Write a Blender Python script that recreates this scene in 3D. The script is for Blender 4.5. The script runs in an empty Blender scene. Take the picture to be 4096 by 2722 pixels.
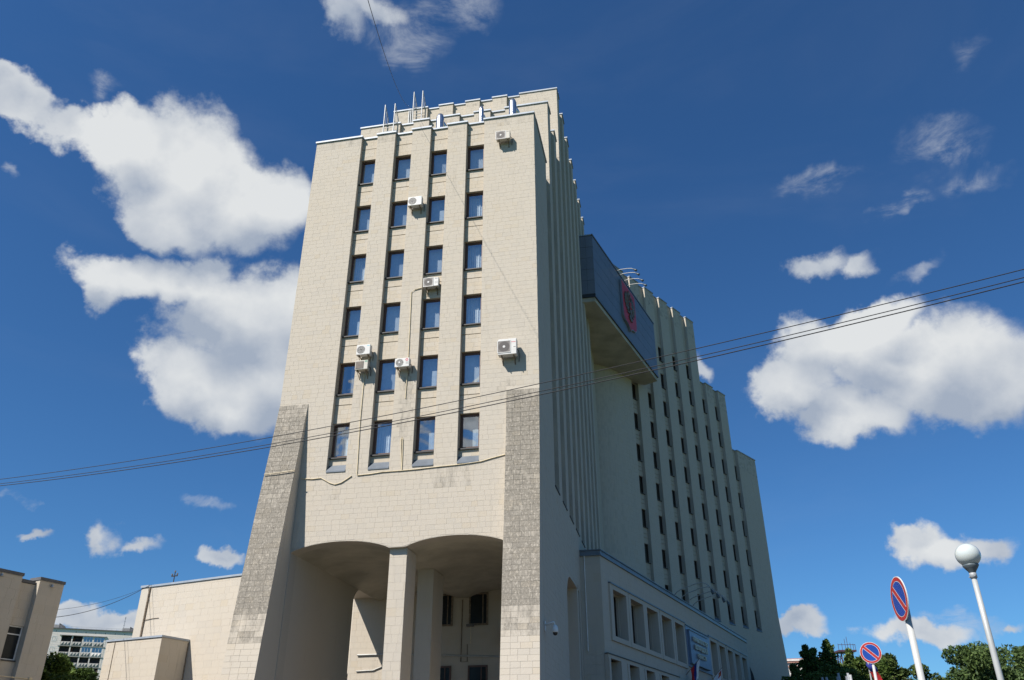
import bpy, bmesh, math, random
from math import sin, cos, pi, radians as rad, atan2, sqrt
from mathutils import Vector, Matrix, Euler

random.seed(11)
S = bpy.context.scene
COL = S.collection

# ------------------------------------------------------------------ camera
cd = bpy.data.cameras.new('camera'); cam = bpy.data.objects.new('camera', cd); COL.objects.link(cam)
cd.sensor_width = 36.0; cd.lens = 28.71; cd.clip_end = 5000; cd.clip_start = .1
cam.location = (0, 0, 1.6)
cam.rotation_mode = 'QUATERNION'
cam.rotation_quaternion = (Matrix.Rotation(rad(90 + 28.04), 3, 'X') @ Matrix.Rotation(rad(-.207), 3, 'Z')).to_quaternion()
S.camera = cam

# ------------------------------------------------------------------ light, sky, exposure
SUN_AZ, SUN_EL = 228.0, 48.5
sd = bpy.data.lights.new('sun', 'SUN'); sd.energy = 5.0; sd.angle = rad(.53); sd.color = (1.0, .945, .87)
sun = bpy.data.objects.new('sun', sd); COL.objects.link(sun)
sdir = Vector((sin(rad(SUN_AZ)) * cos(rad(SUN_EL)), cos(rad(SUN_AZ)) * cos(rad(SUN_EL)), sin(rad(SUN_EL))))
sun.rotation_euler = sdir.to_track_quat('Z', 'Y').to_euler()
sun.location = sdir * 120
S.view_settings.view_transform = 'Standard'; S.view_settings.look = 'None'
S.view_settings.gamma = 1; S.view_settings.use_curve_mapping = False
S.view_settings.exposure = .58
S.cycles.use_denoising = True
S.cycles.max_bounces = 7; S.cycles.diffuse_bounces = 3; S.cycles.glossy_bounces = 3
S.cycles.transparent_max_bounces = 12; S.cycles.caustics_reflective = False; S.cycles.caustics_refractive = False
S.cycles.sample_clamp_indirect = 6

CLOUDS = [(-26.8,36.5,5.2,4.0,1),(-22.2,35.5,4.5,2.9,1),(-26.9,33.2,3.3,1.8,0.9),(-30.4,37.5,2.7,1.9,1),(-33.3,36.9,2.5,1.5,0.9),(-36.4,37.0,2.1,1.3,0.9),(-38.7,37.8,1.5,1.2,0.9),(-40.1,38.5,1.3,0.9,0.9),(-19.3,36.0,2.7,2.5,0.9),(-34.3,39.2,1.4,0.7,0.25),(-37.9,33.9,0.9,0.5,0.22),(-29.6,28.6,3.9,1.6,1),(-24.7,29.2,4.7,1.8,1),(-20.8,28.1,5.2,3.1,1),(-18.9,24.6,4.5,3.6,1),(-23.6,23.9,3.4,2.5,0.95),(-20.3,22.1,3.2,1.6,0.9),(-16.7,29.0,3.5,3.2,1),(-31.1,27.2,1.8,1.2,0.8),(-23.3,31.2,1.8,1.1,0.8),(-15.6,48.3,2.6,1.9,0.48),(-10.1,48.1,4.0,1.9,0.38),(-6.4,49.8,4.3,1.3,0.32),(-9.6,47.2,2.5,1.2,0.4),(-13.3,49.4,3.8,1.0,0.45),(25.1,25.2,4.8,2.3,1),(29.3,23.0,5.4,3.0,1),(32.5,21.2,3.6,2.8,1),(21.1,23.3,3.2,2.1,1),(24.0,20.5,3.5,1.8,0.95),(27.1,26.5,3.0,1.4,0.9),(24.4,31.4,2.6,1.1,0.5),(26.7,30.9,1.7,0.9,0.5),(30.4,29.0,2.0,0.7,0.27),(34.0,36.6,3.3,1.4,0.26),(35.4,33.9,2.8,1.0,0.2),(25.7,36.6,3.0,0.8,0.25),(30.5,33.5,1.7,0.6,0.26),(38.3,40.7,1.6,0.9,0.13),(25.9,13.1,1.9,1.0,0.85),(27.7,12.3,3.1,1.0,0.9),(30.3,12.2,1.5,0.8,0.6),(18.8,8.4,2.1,0.7,0.9),(19.5,8.0,1.5,0.5,0.6),(25.3,7.4,3.0,0.75,0.75),(27.4,8.2,2.8,0.7,0.4),(30.1,7.8,1.1,0.4,0.45),(-26.7,13.1,1.0,0.7,0.5),(-24.6,12.8,1.6,0.5,0.5),(-19.2,12.3,1.3,0.6,0.8),(-31.3,15.1,0.7,0.4,0.4),(-21.0,15.8,1.4,0.6,0.3),(-30.2,13.1,0.9,0.3,0.5),(-27.2,8.9,2.1,0.9,0.9),(-24.7,8.6,2.2,0.8,0.9),(14.6,25.1,0.9,1.0,0.5)]
# the same fair-weather cloud field goes on round the rest of the sky
_r = random.Random(5)
for i in range(8):
    a = 140 + i * 21 + _r.uniform(-7, 7); e = _r.uniform(14, 50); k = _r.uniform(4, 7)
    CLOUDS.append((a if a < 180 else a - 360, e, k, k * .45, _r.uniform(.6, 1)))


class NT:
    """small helper to write node trees"""
    def __init__(s, nt):
        s.nt = nt; s.N = nt.nodes; s.L = nt.links
    def node(s, t, **kw):
        n = s.N.new(t)
        for k, v in kw.items(): setattr(n, k, v)
        return n
    def put(s, sock, v):
        if isinstance(v, bpy.types.NodeSocket): s.L.new(v, sock)
        elif v is not None: sock.default_value = v
    def math(s, op, a, b=None, c=None, clamp=False):
        n = s.node('ShaderNodeMath', operation=op, use_clamp=clamp)
        for i, v in enumerate((a, b, c)):
            if v is not None: s.put(n.inputs[i], v)
        return n.outputs[0]
    def vmath(s, op, a, b=None, c=None):
        n = s.node('ShaderNodeVectorMath', operation=op)
        for i, v in enumerate((a, b, c)):
            if v is not None:
                if op == 'SCALE' and i == 1: s.put(n.inputs['Scale'], v)
                else: s.put(n.inputs[i], v)
        return n.outputs['Value'] if op in ('LENGTH', 'DOT_PRODUCT') else n.outputs[0]
    def noise(s, vec, scale, detail=4, rough=.5, out='Fac', dist=0):
        n = s.node('ShaderNodeTexNoise'); s.put(n.inputs['Vector'], vec)
        n.inputs['Scale'].default_value = scale; n.inputs['Detail'].default_value = detail
        n.inputs['Roughness'].default_value = rough; n.inputs['Distortion'].default_value = dist
        return n.outputs[out]
    def ramp(s, v, lo, hi, a=0., b=1., smooth=True):
        n = s.node('ShaderNodeMapRange'); n.interpolation_type = 'SMOOTHSTEP' if smooth else 'LINEAR'
        s.put(n.inputs[0], v); s.put(n.inputs[1], lo); s.put(n.inputs[2], hi); s.put(n.inputs[3], a); s.put(n.inputs[4], b)
        return n.outputs[0]
    def mix(s, f, a, b, blend='MIX'):
        n = s.node('ShaderNodeMix', data_type='RGBA', blend_type=blend, clamp_factor=True)
        s.put(n.inputs[0], f)
        for i, v in ((6, a), (7, b)):
            if isinstance(v, tuple) and len(v) == 3: v = (*v, 1)
            s.put(n.inputs[i], v)
        return n.outputs[2]


W = bpy.data.worlds.new('World'); S.world = W; W.use_nodes = True
W.cycles.sampling_method = 'MANUAL'; W.cycles.sample_map_resolution = 512
t = NT(W.node_tree); t.N.clear()
sky = t.node('ShaderNodeTexSky', sky_type='NISHITA', sun_disc=False, sun_elevation=rad(SUN_EL), sun_rotation=rad(SUN_AZ))
sky.air_density = 1.0; sky.dust_density = .15; sky.ozone_density = 2.2; sky.altitude = 100
geo = t.node('ShaderNodeTexCoord').outputs['Generated']
sep = t.node('ShaderNodeSeparateXYZ'); t.L.new(geo, sep.inputs[0])
D2 = 180 / pi
az = t.math('MULTIPLY', t.math('ARCTAN2', sep.outputs[0], sep.outputs[1]), D2)
el = t.math('MULTIPLY', t.math('ARCSINE', sep.outputs[2]), D2)
cmb = t.node('ShaderNodeCombineXYZ'); t.L.new(az, cmb.inputs[0]); t.L.new(el, cmb.inputs[1])
base = cmb.outputs[0]
# ragged edges: bend the place where the cloud field is looked up
w1 = t.vmath('SUBTRACT', t.noise(geo, 9, 3, .55, 'Color'), (.5, .5, .5))
w2 = t.vmath('SUBTRACT', t.noise(geo, 34, 4, .6, 'Color'), (.5, .5, .5))
warp = t.vmath('ADD', t.vmath('MULTIPLY', w1, (6., 4.2, 0)), t.vmath('MULTIPLY', w2, (2.4, 1.9, 0)))
def field(p, blobs):
    f = None
    for (a, e, ra, re, st) in blobs:
        d = t.vmath('MULTIPLY', t.vmath('SUBTRACT', p, (a, e, 0)), (1 / (ra * 1.25), 1 / (re * 1.25), 0))
        v = t.math('MULTIPLY_ADD', t.vmath('LENGTH', d), -st, st)
        f = v if f is None else t.math('SMOOTH_MAX', f, v, .14)
    return f
pw = t.vmath('ADD', base, warp)
SOLID = [c for c in CLOUDS if c[4] >= .45]; WISP = [c for c in CLOUDS if c[4] < .45]
BIG = [c for c in SOLID if c[2] > 2.2 and c[4] > .8]
f0 = field(pw, SOLID)
fw = field(t.vmath('ADD', base, t.vmath('MULTIPLY', warp, (1.3, 1.3, 0))), WISP)
pl = t.vmath('ADD', base, t.vmath('MULTIPLY', warp, (.7, .7, 0)))
relief = t.math('SUBTRACT', t.math('MAXIMUM', field(pl, BIG), 0.), t.math('MAXIMUM', field(t.vmath('ADD', pl, (-.9, 2.4, 0)), BIG), 0.))
fine = t.noise(geo, 17, 10, .66)
wisp = t.noise(t.vmath('MULTIPLY', geo, (1, 1, 2.2)), 11, 6, .68, 'Fac', .6)
dens = t.math('ADD', t.math('MULTIPLY', f0, 1.5), t.math('ADD', t.math('MULTIPLY', t.math('SUBTRACT', fine, .5), .85), t.math('MULTIPLY', t.math('SUBTRACT', wisp, .5), .45)))
alpha = t.ramp(dens, .06, .56, 0, .98)
aw = t.math('MULTIPLY', t.ramp(fw, 0, .22, 0, .55), t.ramp(wisp, .36, .72))
veil = t.math('MULTIPLY', t.ramp(t.noise(t.vmath('MULTIPLY', geo, (1, 1, 3)), 2.2, 5, .6, 'Fac', .6), .5, .8), .03)
alpha = t.math('MAXIMUM', alpha, t.math('ADD', veil, aw))
bil = t.math('SUBTRACT', t.noise(geo, 8.5, 7, .52), t.noise(t.vmath('ADD', geo, (-.022, 0, .034)), 8.5, 7, .52))
shade = t.math('ADD', t.math('ADD', t.math('MULTIPLY', relief, 1.1), .50), t.math('MULTIPLY', bil, 2.3))
shade = t.math('SUBTRACT', shade, t.math('MULTIPLY', t.ramp(dens, .6, 1.7), .30), None, True)
ccol = t.mix(shade, (3.7, 4.3, 5.3), (7.6, 7.8, 7.9))
tint = t.mix(1.0, sky.outputs[0], (.375, .725, 1.06), 'MULTIPLY')
colr = t.mix(alpha, tint, ccol)
bg = t.node('ShaderNodeBackground'); t.L.new(colr, bg.inputs[0]); bg.inputs[1].default_value = .067
wo = t.node('ShaderNodeOutputWorld'); t.L.new(bg.outputs[0], wo.inputs[0])

# ------------------------------------------------------------------ materials
MAT = {}
def new_mat(name):
    m = bpy.data.materials.new(name); m.use_nodes = True
    n = NT(m.node_tree); n.N.clear()
    out = n.node('ShaderNodeOutputMaterial'); p = n.node('ShaderNodeBsdfPrincipled')
    n.L.new(p.outputs[0], out.inputs[0]); MAT[name] = m
    return m, n, p, out
def objco(n): return n.node('ShaderNodeNewGeometry').outputs['Position']
def bump(n, p, h, dist=.02, st=.5):
    b = n.node('ShaderNodeBump'); b.inputs['Strength'].default_value = st; b.inputs['Distance'].default_value = dist
    n.put(b.inputs['Height'], h); n.L.new(b.outputs[0], p.inputs['Normal'])
def plain(name, col, rough=.6, metal=0., var=.12, scale=3., spec=None, bmp=0):
    m, n, p, o = new_mat(name)
    co = objco(n); v = n.noise(co, scale, 4, .6)
    lo = tuple(c * (1 - var) for c in col); hi = tuple(min(1, c * (1 + var)) for c in col)
    n.put(p.inputs['Base Color'], n.mix(n.ramp(v, .3, .7), lo, hi))
    p.inputs['Roughness'].default_value = rough; p.inputs['Metallic'].default_value = metal
    if spec is not None: p.inputs['Specular IOR Level'].default_value = spec
    if bmp: bump(n, p, n.noise(co, scale * 8, 3), .01, bmp)
    return m
def stone(name, mode, pale=(.498, .447, .374), warm=(.485, .42, .328), cool=(.472, .427, .362)):
    """limestone cladding; tint / dirt come from the piece itself"""
    m, n, p, o = new_mat(name)
    co = objco(n)
    if mode == 'attr':
        ti = n.node('ShaderNodeAttribute', attribute_name='tint').outputs['Fac']
        di = n.node('ShaderNodeAttribute', attribute_name='dirt').outputs['Fac']
    elif mode == 'obj':
        oi = n.node('ShaderNodeObjectInfo'); sx = n.node('ShaderNodeSeparateColor'); n.L.new(oi.outputs['Color'], sx.inputs[0])
        ti, di = sx.outputs[0], sx.outputs[1]
    else:
        ti = n.noise(n.vmath('MULTIPLY', co, (1, 1, 1.6)), .9, 3, .7); di = 0.
    c = n.mix(n.ramp(ti, .15, .5), cool, pale); c = n.mix(n.ramp(ti, .55, .95), c, warm)
    big = n.noise(co, .16, 4, .6); c = n.mix(n.ramp(big, .3, .75, 0, .35), c, warm)
    grain = n.noise(co, 14, 6, .7); c = n.mix(n.ramp(grain, .3, .75, 0, .30), c, cool)
    strk = n.noise(n.vmath('MULTIPLY', co, (3.2, 3.2, .22)), 1.0, 5, .65)
    c = n.mix(n.ramp(strk, .57, .80, 0, .32), c, (.29, .255, .205))
    if not isinstance(di, float):
        blot = n.noise(n.vmath('MULTIPLY', co, (2.4, 2.4, .8)), 1.1, 7, .72)
        msk = n.math('MULTIPLY', n.ramp(n.math('ADD', di, n.math('MULTIPLY', n.math('SUBTRACT', blot, .5), 1.7)), .25, .95), .86)
        chip = n.noise(n.vmath('MULTIPLY', co, (6, 6, 3.2)), 2.4, 6, .75)
        msk = n.math('MULTIPLY', msk, n.ramp(chip, .61, .53, .35, 1.))
        gr = n.mix(n.ramp(grain, .3, .7), (.135, .121, .100), (.245, .222, .186))
        c = n.mix(msk, c, gr)
    n.put(p.inputs['Base Color'], c)
    p.inputs['Roughness'].default_value = .88; p.inputs['Specular IOR Level'].default_value = .25
    bump(n, p, n.math('ADD', grain, n.math('MULTIPLY', n.noise(co, 70, 3), .4)), .012, .55)
    return m
stone('cladding', 'attr'); stone('block_stone', 'obj'); stone('plain_stone', 'none'); stone('warm_stone', 'none', (.45, .40, .32), (.44, .37, .28), (.40, .36, .29))
stone('joint_stone', 'none', (.455, .408, .342), (.44, .385, .305), (.43, .39, .332))
plain('plaster', (.42, .385, .31), .9, 0, .16, .6, .2, .3)
plain('coping_metal', (.30, .34, .39), .55, .15, .10, 1.5)
plain('cornice_metal', (.13, .15, .175), .45, .3, .12, 1.2)
plain('dark_sill', (.045, .042, .042), .6)
plain('brown_frame', (.105, .052, .034), .5)
plain('dark_brown_frame', (.045, .028, .020), .6)
plain('white_frame', (.72, .72, .70), .45)
plain('grey_frame', (.42, .42, .40), .5)
plain('unlit_interior', (.018, .018, .020), .9)  # near-black colour that stands for the shade of unlit interiors
plain('blind_pale', (.80, .82, .84), .8, 0, .08, 6)
plain('blind_grey', (.55, .60, .66), .8, 0, .1, 6)
plain('blind_sand', (.55, .50, .42), .8, 0, .1, 6)
plain('panel_metal', (.16, .175, .20), .45, .2, .06, .8)
plain('panel_joint', (.03, .036, .045), .7)
plain('sign_blue', (.16, .21, .30), .45, .2, .07, 1.)
plain('letter_gold', (.62, .56, .42), .35, .35, .08, 5)
plain('heraldic_red', (.50, .026, .034), .5, 0, .1, 2)
plain('eagle_grey', (.12, .098, .078), .6, 0, .3, 6, None, .5)
plain('eagle_pale', (.20, .17, .13), .55, 0, .2, 8)
plain('shield_rim', (.30, .32, .34), .4, .5, .1, 3)
plain('flag_white', (.74, .75, .78), .85); plain('flag_blue', (.012, .022, .17), .85); plain('flag_red', (.50, .018, .022), .85)
plain('gold_cloth', (.55, .33, .08), .8)
plain('pole_grey', (.40, .41, .40), .5, .1, .1, 2)
plain('pole_white', (.43, .43, .41), .45, 0, .08, 2)
plain('lamp_base_grey', (.10, .125, .14), .5, .2)
plain('ac_white', (.56, .55, .53), .5, 0, .06, 3)
plain('ac_cream', (.48, .45, .39), .55, 0, .08, 3)
plain('ac_dark', (.055, .048, .045), .6)
plain('ac_grille', (.13, .115, .105), .5)
plain('bracket_rust', (.20, .155, .11), .7, .2, .4, 9)
plain('ac_red', (.50, .03, .05), .5); plain('ac_green', (.03, .25, .16), .5); plain('ac_cyan', (.12, .45, .55), .5)
plain('duct_steel', (.62, .64, .66), .28, .95, .06, 2)
plain('ladder_paint', (.34, .355, .365), .55, .1)
plain('cable_sand', (.60, .50, .33), .7, 0, .15, 4)
plain('wire_black', (.016, .016, .018), .6)
plain('camera_white', (.66, .66, .65), .4)
plain('black_dome', (.02, .02, .022), .15)
plain('sign_red', (.36, .022, .020), .35); plain('traffic_blue', (.006, .045, .27), .35); plain('traffic_white', (.62, .62, .60), .4)
plain('sign_back', (.32, .34, .35), .5, .4)
plain('asphalt', (.055, .055, .057), .9, 0, .2, 4, None, .3); plain('paving', (.105, .096, .084), .9, 0, .14, 1.2, None, .2)
plain('kerb_stone', (.34, .33, .31), .9); plain('lawn', (.07, .11, .03), .95, 0, .3, 2)
plain('road_paint', (.75, .75, .72), .7)
plain('bark', (.09, .07, .052), .9, 0, .3, 5)
plain('concrete', (.33, .32, .30), .9, 0, .15, 1); plain('roof_dark', (.10, .10, .105), .8)
plain('tower_red', (.07, .03, .045), .6)
plain('loggia_dark', (.035, .036, .042), .8, 0, .4, 1.5); plain('loggia_brown', (.16, .065, .035), .8)
plain('red_brick', (.44, .23, .18), .9, 0, .12, 2); plain('white_trim', (.66, .62, .58), .85)
plain('annex_render', (.47, .43, .365), .9, 0, .04, .5, .2, .3)

def glass(name, c0, tint):
    m, n, p, o = new_mat(name)
    n.N.remove(p)
    tr = n.node('ShaderNodeBsdfTransparent'); tr.inputs[0].default_value = (*tint, 1)
    gl = n.node('ShaderNodeBsdfGlossy'); gl.inputs['Roughness'].default_value = .015; gl.inputs[0].default_value = (.95, .97, 1, 1)
    gg = n.node('ShaderNodeNewGeometry'); cosv = n.math('ABSOLUTE', n.vmath('DOT_PRODUCT', gg.outputs['Incoming'], gg.outputs['True Normal']))
    fr = n.math('POWER', n.math('SUBTRACT', 1., cosv, None, True), 4.)
    bb = n.node('ShaderNodeBump'); bb.inputs['Strength'].default_value = .35; bb.inputs['Distance'].default_value = .06
    n.put(bb.inputs['Height'], n.noise(objco(n), .8, 2)); n.L.new(bb.outputs[0], gl.inputs['Normal'])
    mx = n.node('ShaderNodeMixShader'); n.put(mx.inputs[0], n.math('ADD', n.math('MULTIPLY', fr, .8), c0, None, True))
    n.L.new(tr.outputs[0], mx.inputs[1]); n.L.new(gl.outputs[0], mx.inputs[2]); n.L.new(mx.outputs[0], o.inputs[0])
glass('window_glass', .30, (.82, .88, .90)); glass('brown_glass', .03, (.50, .48, .45))
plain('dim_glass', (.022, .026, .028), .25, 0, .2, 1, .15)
m, n, p, o = new_mat('opal_globe')
p.inputs['Base Color'].default_value = (.50, .54, .52, 1); p.inputs['Roughness'].default_value = .12
p.inputs['Coat Weight'].default_value = .5; p.inputs['Coat Roughness'].default_value = .05

def leafy(name, dark, lite):
    m, n, p, o = new_mat(name)
    at = n.node('ShaderNodeAttribute', attribute_name='tint').outputs['Fac']
    n.put(p.inputs['Base Color'], n.mix(at, dark, lite)); p.inputs['Roughness'].default_value = .65
    p.inputs['Specular IOR Level'].default_value = .25
    tl = n.node('ShaderNodeBsdfTranslucent'); n.put(tl.inputs[0], n.mix(at, dark, lite))
    mx = n.node('ShaderNodeMixShader'); mx.inputs[0].default_value = .22
    n.L.new(p.outputs[0], mx.inputs[1]); n.L.new(tl.outputs[0], mx.inputs[2]); n.L.new(mx.outputs[0], o.inputs[0])
leafy('larch_needles', (.036, .066, .018), (.150, .215, .045))
leafy('birch_leaves', (.030, .052, .014), (.120, .165, .035))
leafy('willow_leaves', (.030, .060, .022), (.115, .170, .045))
leafy('lime_leaves', (.030, .060, .014), (.120, .180, .032))

m, n, p, o = new_mat('silicate_brick')
co = objco(n)
bt = n.node('ShaderNodeTexBrick'); bt.offset = 0.0
uvv = n.node('ShaderNodeCombineXYZ'); sx = n.node('ShaderNodeSeparateXYZ'); n.L.new(co, sx.inputs[0])
n.L.new(sx.outputs[2], uvv.inputs[0]); n.L.new(n.math('ADD', sx.outputs[0], sx.outputs[1]), uvv.inputs[1]); n.L.new(uvv.outputs[0], bt.inputs[0])
bt.inputs['Color1'].default_value = (.84, .76, .68, 1); bt.inputs['Color2'].default_value = (.78, .70, .62, 1); bt.inputs['Mortar'].default_value = (.48, .48, .48, 1)
bt.inputs['Scale'].default_value = 1.; bt.inputs['Brick Width'].default_value = .5; bt.inputs['Row Height'].default_value = .32; bt.inputs['Mortar Size'].default_value = .03
n.put(p.inputs['Base Color'], bt.outputs[0]); p.inputs['Roughness'].default_value = .9

# ------------------------------------------------------------------ geometry helpers
class Frame:
    """a vertical plane: a runs along it, z up, d outward"""
    def __init__(s, o, ax, n):
        s.o = Vector(o); s.ax = Vector(ax).normalized(); s.n = Vector(n).normalized()
        s.rot = atan2(s.n.x, -s.n.y)          # local X = along (right as seen), local -Y = outward
    def __call__(s, a, z, d=0.):
        q = s.o + s.ax * a + s.n * d
        return Vector((q.x, q.y, z))
C0 = Vector((1.2786, 34.966)); wL = Vector((.19126, .98154)); eL = Vector((-.98154, .19126))
R0 = Vector((12.162, 75.55)); wR = Vector((.65443, .75612)); oR = Vector((.75612, -.65443))
M0 = Vector((15.6206, 65.5412)); wB = Vector((.43761, .89916)); nB = Vector((.89916, -.43761))
FE = Frame(C0, eL, -wL)                 # end face of the near wing
FL = Frame(C0, wL, -eL)                 # long face of the near wing
FR = Frame(R0, wR, oR)                  # long face of the far wing
FP = Frame(M0 + nB * -1.96, wB, nB)     # entrance block
FX = Frame(M0 + nB * -5.05, wB, nB)     # metal clad box
PA = C0 + eL * 13.1 + wL * 14
FA = Frame(PA, -nB, -wB)                # annex
FLB = Frame((-27.44, 51.08), wB, nB)    # neighbouring block on the left
ORG = {}

class MB:
    def __init__(s): s.v = []; s.f = []; s.t = []; s.d = []
    def poly(s, pts, tint=.5, dirt=0.):
        b = len(s.v); s.v += [tuple(p) for p in pts]; s.f.append(tuple(range(b, b + len(pts))))
        s.t += [tint] * len(pts); s.d += [dirt] * len(pts)
    def hexa(s, c, tint=.5, dirt=0., back=True):
        """c: 8 corners, 0-3 front ring, 4-7 back ring"""
        b = len(s.v); s.v += [tuple(p) for p in c]; s.t += [tint] * 8; s.d += [dirt] * 8
        F = [(0, 1, 2, 3), (0, 4, 5, 1), (1, 5, 6, 2), (2, 6, 7, 3), (3, 7, 4, 0)]
        if back: F.append((7, 6, 5, 4))
        s.f += [tuple(b + i for i in q) for q in F]
    def box(s, F, a0, a1, z0, z1, d0, d1, tint=.5, dirt=0., back=True):
        s.hexa([F(a0, z0, d1), F(a1, z0, d1), F(a1, z1, d1), F(a0, z1, d1), F(a0, z0, d0), F(a1, z0, d0), F(a1, z1, d0), F(a0, z1, d0)], tint, dirt, back)
    def prism(s, ring, z0, z1, tint=.5):
        """ring of (x,y) extruded in z"""
        k = len(ring); lo = [(*p, z0) for p in ring]; hi = [(*p, z1) for p in ring]
        s.poly(lo, tint); s.poly(hi, tint)
        for i in range(k): s.poly([lo[i], lo[(i + 1) % k], hi[(i + 1) % k], hi[i]], tint)
    def extrude(s, ring, vec, tint=.5, dirt=0.):
        """ring of 3d points swept along vec"""
        k = len(ring); r2 = [Vector(p) + vec for p in ring]
        s.poly(ring, tint, dirt); s.poly(r2, tint, dirt)
        for i in range(k): s.poly([ring[i], ring[(i + 1) % k], r2[(i + 1) % k], r2[i]], tint, dirt)
    def tube(s, pts, r, n=6, r2=None, caps=True):
        pts = [Vector(p) for p in pts]; rings = []
        for i, p in enumerate(pts):
            d = (pts[min(i + 1, len(pts) - 1)] - pts[max(i - 1, 0)]).normalized()
            u = d.orthogonal().normalized() if abs(d.z) > .95 else d.cross(Vector((0, 0, 1))).normalized()
            w = d.cross(u).normalized()
            rr = r if r2 is None else r + (r2 - r) * i / (len(pts) - 1)
            b = len(s.v)
            for k in range(n):
                s.v.append(tuple(p + (u * cos(2 * pi * k / n) + w * sin(2 * pi * k / n)) * rr)); s.t.append(.5); s.d.append(0.)
            rings.append(b)
        for a, b in zip(rings, rings[1:]):
            for k in range(n): s.f.append((a + k, a + (k + 1) % n, b + (k + 1) % n, b + k))
        if caps:
            s.f.append(tuple(rings[0] + k for k in range(n))[::-1]); s.f.append(tuple(rings[-1] + k for k in range(n)))
    def lathe(s, prof, o=(0, 0, 0), n=24):
        """prof: (r,z) list about a vertical axis"""
        rings = []
        for r, z in prof:
            b = len(s.v)
            for k in range(n):
                s.v.append((o[0] + r * cos(2 * pi * k / n), o[1] + r * sin(2 * pi * k / n), o[2] + z)); s.t.append(.5); s.d.append(0.)
            rings.append(b)
        for a, b in zip(rings, rings[1:]):
            for k in range(n): s.f.append((a + k, a + (k + 1) % n, b + (k + 1) % n, b + k))
    def disc(s, c, u, w, r, n=28, r0=0.):
        """flat disc or ring in the plane of unit vectors u, w"""
        c, u, w = Vector(c), Vector(u), Vector(w)
        P = [c + (u * cos(2 * pi * k / n) + w * sin(2 * pi * k / n)) * r for k in range(n)]
        if not r0: s.poly(P); return
        Q = [c + (u * cos(2 * pi * k / n) + w * sin(2 * pi * k / n)) * r0 for k in range(n)]
        for k in range(n): s.poly([P[k], P[(k + 1) % n], Q[(k + 1) % n], Q[k]])
    def mesh(s, name, mat, org=(0, 0, 0), smooth=False):
        me = bpy.data.meshes.new(name); o = Vector(org)
        me.from_pydata([Vector(p) - o for p in s.v], [], s.f); me.update()
        bm = bmesh.new(); bm.from_mesh(me); bmesh.ops.recalc_face_normals(bm, faces=bm.faces); bm.to_mesh(me); bm.free()
        for nm, dat in (('tint', s.t), ('dirt', s.d)):
            if nm == 'dirt' and not any(s.d): continue
            at = me.attributes.new(nm, 'FLOAT', 'POINT'); at.data.foreach_set('value', dat)
        me.materials.append(MAT[mat])
        if smooth: me.polygons.foreach_set('use_smooth', [True] * len(me.polygons))
        return me
    def build(s, name, mat, parent=None, smooth=False, stuff=False):
        org = ORG.get(root_of(parent).name, Vector()) if parent else Vector()
        o = bpy.data.objects.new(name, s.mesh(name, mat, org, smooth)); COL.objects.link(o)
        if parent: o.parent = parent
        if stuff: o['kind'] = 'stuff'
        return o
    def thing(s, name, mat, label, cat, group=None, smooth=False):
        """a thing that is one mesh, its origin at its foot"""
        k = len(s.v); c = Vector((sum(p[0] for p in s.v) / k, sum(p[1] for p in s.v) / k, min(p[2] for p in s.v)))
        o = bpy.data.objects.new(name, s.mesh(name, mat, c, smooth)); o.location = c; COL.objects.link(o)
        return tag(o, label, cat, group)
def root_of(o):
    while o.parent: o = o.parent
    return o
def tag(o, label, cat, group=None):
    o['label'] = label; o['category'] = cat
    if group: o['group'] = group
    return o
def empty(name, loc, label, cat, group=None, rz=0.):
    o = bpy.data.objects.new(name, None); o.location = loc; o.rotation_euler = (0, 0, rz); o.empty_display_size = .3
    COL.objects.link(o)
    if not rz: ORG[o.name] = Vector(loc)
    return tag(o, label, cat, group)
def local(name, mb, mat, parent, smooth=False):
    """part whose coordinates are the thing's own"""
    o = bpy.data.objects.new(name, mb.mesh(name, mat, (0, 0, 0), smooth)); o.parent = parent; COL.objects.link(o); return o
def structure(name, mb, mat):
    o = mb.build(name, mat); o['kind'] = 'structure'; return o
LOC = lambda a, z, d=0.: Vector((a, -d, z))     # local frame of a window: a right, z up, d outward
class _L:
    def __call__(s, a, z, d=0.): return LOC(a, z, d)
LF = _L()

def tiles(mb, P, a0, a1, z0, z1, tw=.395, th=.24, d=0., dirt=None, low=None, rnd=random, gap=.005, rise=.005, skip=None, zorg=None, bias=0.):
    """running-bond stone slips standing proud of the wall; P(a,z,d) -> point; low(a) = lower edge"""
    zo = z0 if zorg is None else zorg
    r0 = int(math.floor((z0 - zo) / th + 1e-6)); r = r0
    while zo + r * th < z1 - .01:
        za, zb = max(z0, zo + r * th), min(z1, zo + (r + 1) * th)
        a = a0 - rnd.uniform(0, tw)
        while a < a1 - .02:
            w = tw * rnd.choice((.72, 1, 1, 1, 1.2))
            l, q = max(a, a0), min(a + w, a1)
            a += w
            if q - l < .05: continue
            if skip and skip((l + q) / 2, (za + zb) / 2): continue
            bl = br = za + gap / 2
            if low:
                bl, br = max(bl, low(l)), max(br, low(q))
                if bl > zb - .03 or br > zb - .03: continue
            x0, x1, zt = l + gap / 2, q - gap / 2, zb - gap / 2
            k = d + rise + rnd.uniform(-.002, .003)
            t_ = min(1, max(0, rnd.gauss(.48 + bias, .16)))
            dd = dirt((l + q) / 2, (za + zb) / 2) if dirt else 0.
            mb.hexa([P(x0, bl, k), P(x1, br, k), P(x1, zt, k), P(x0, zt, k), P(x0, bl, d - .004), P(x1, br, d - .004), P(x1, zt, d - .004), P(x0, zt, d - .004)], t_, dd, False)
        r += 1

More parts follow.
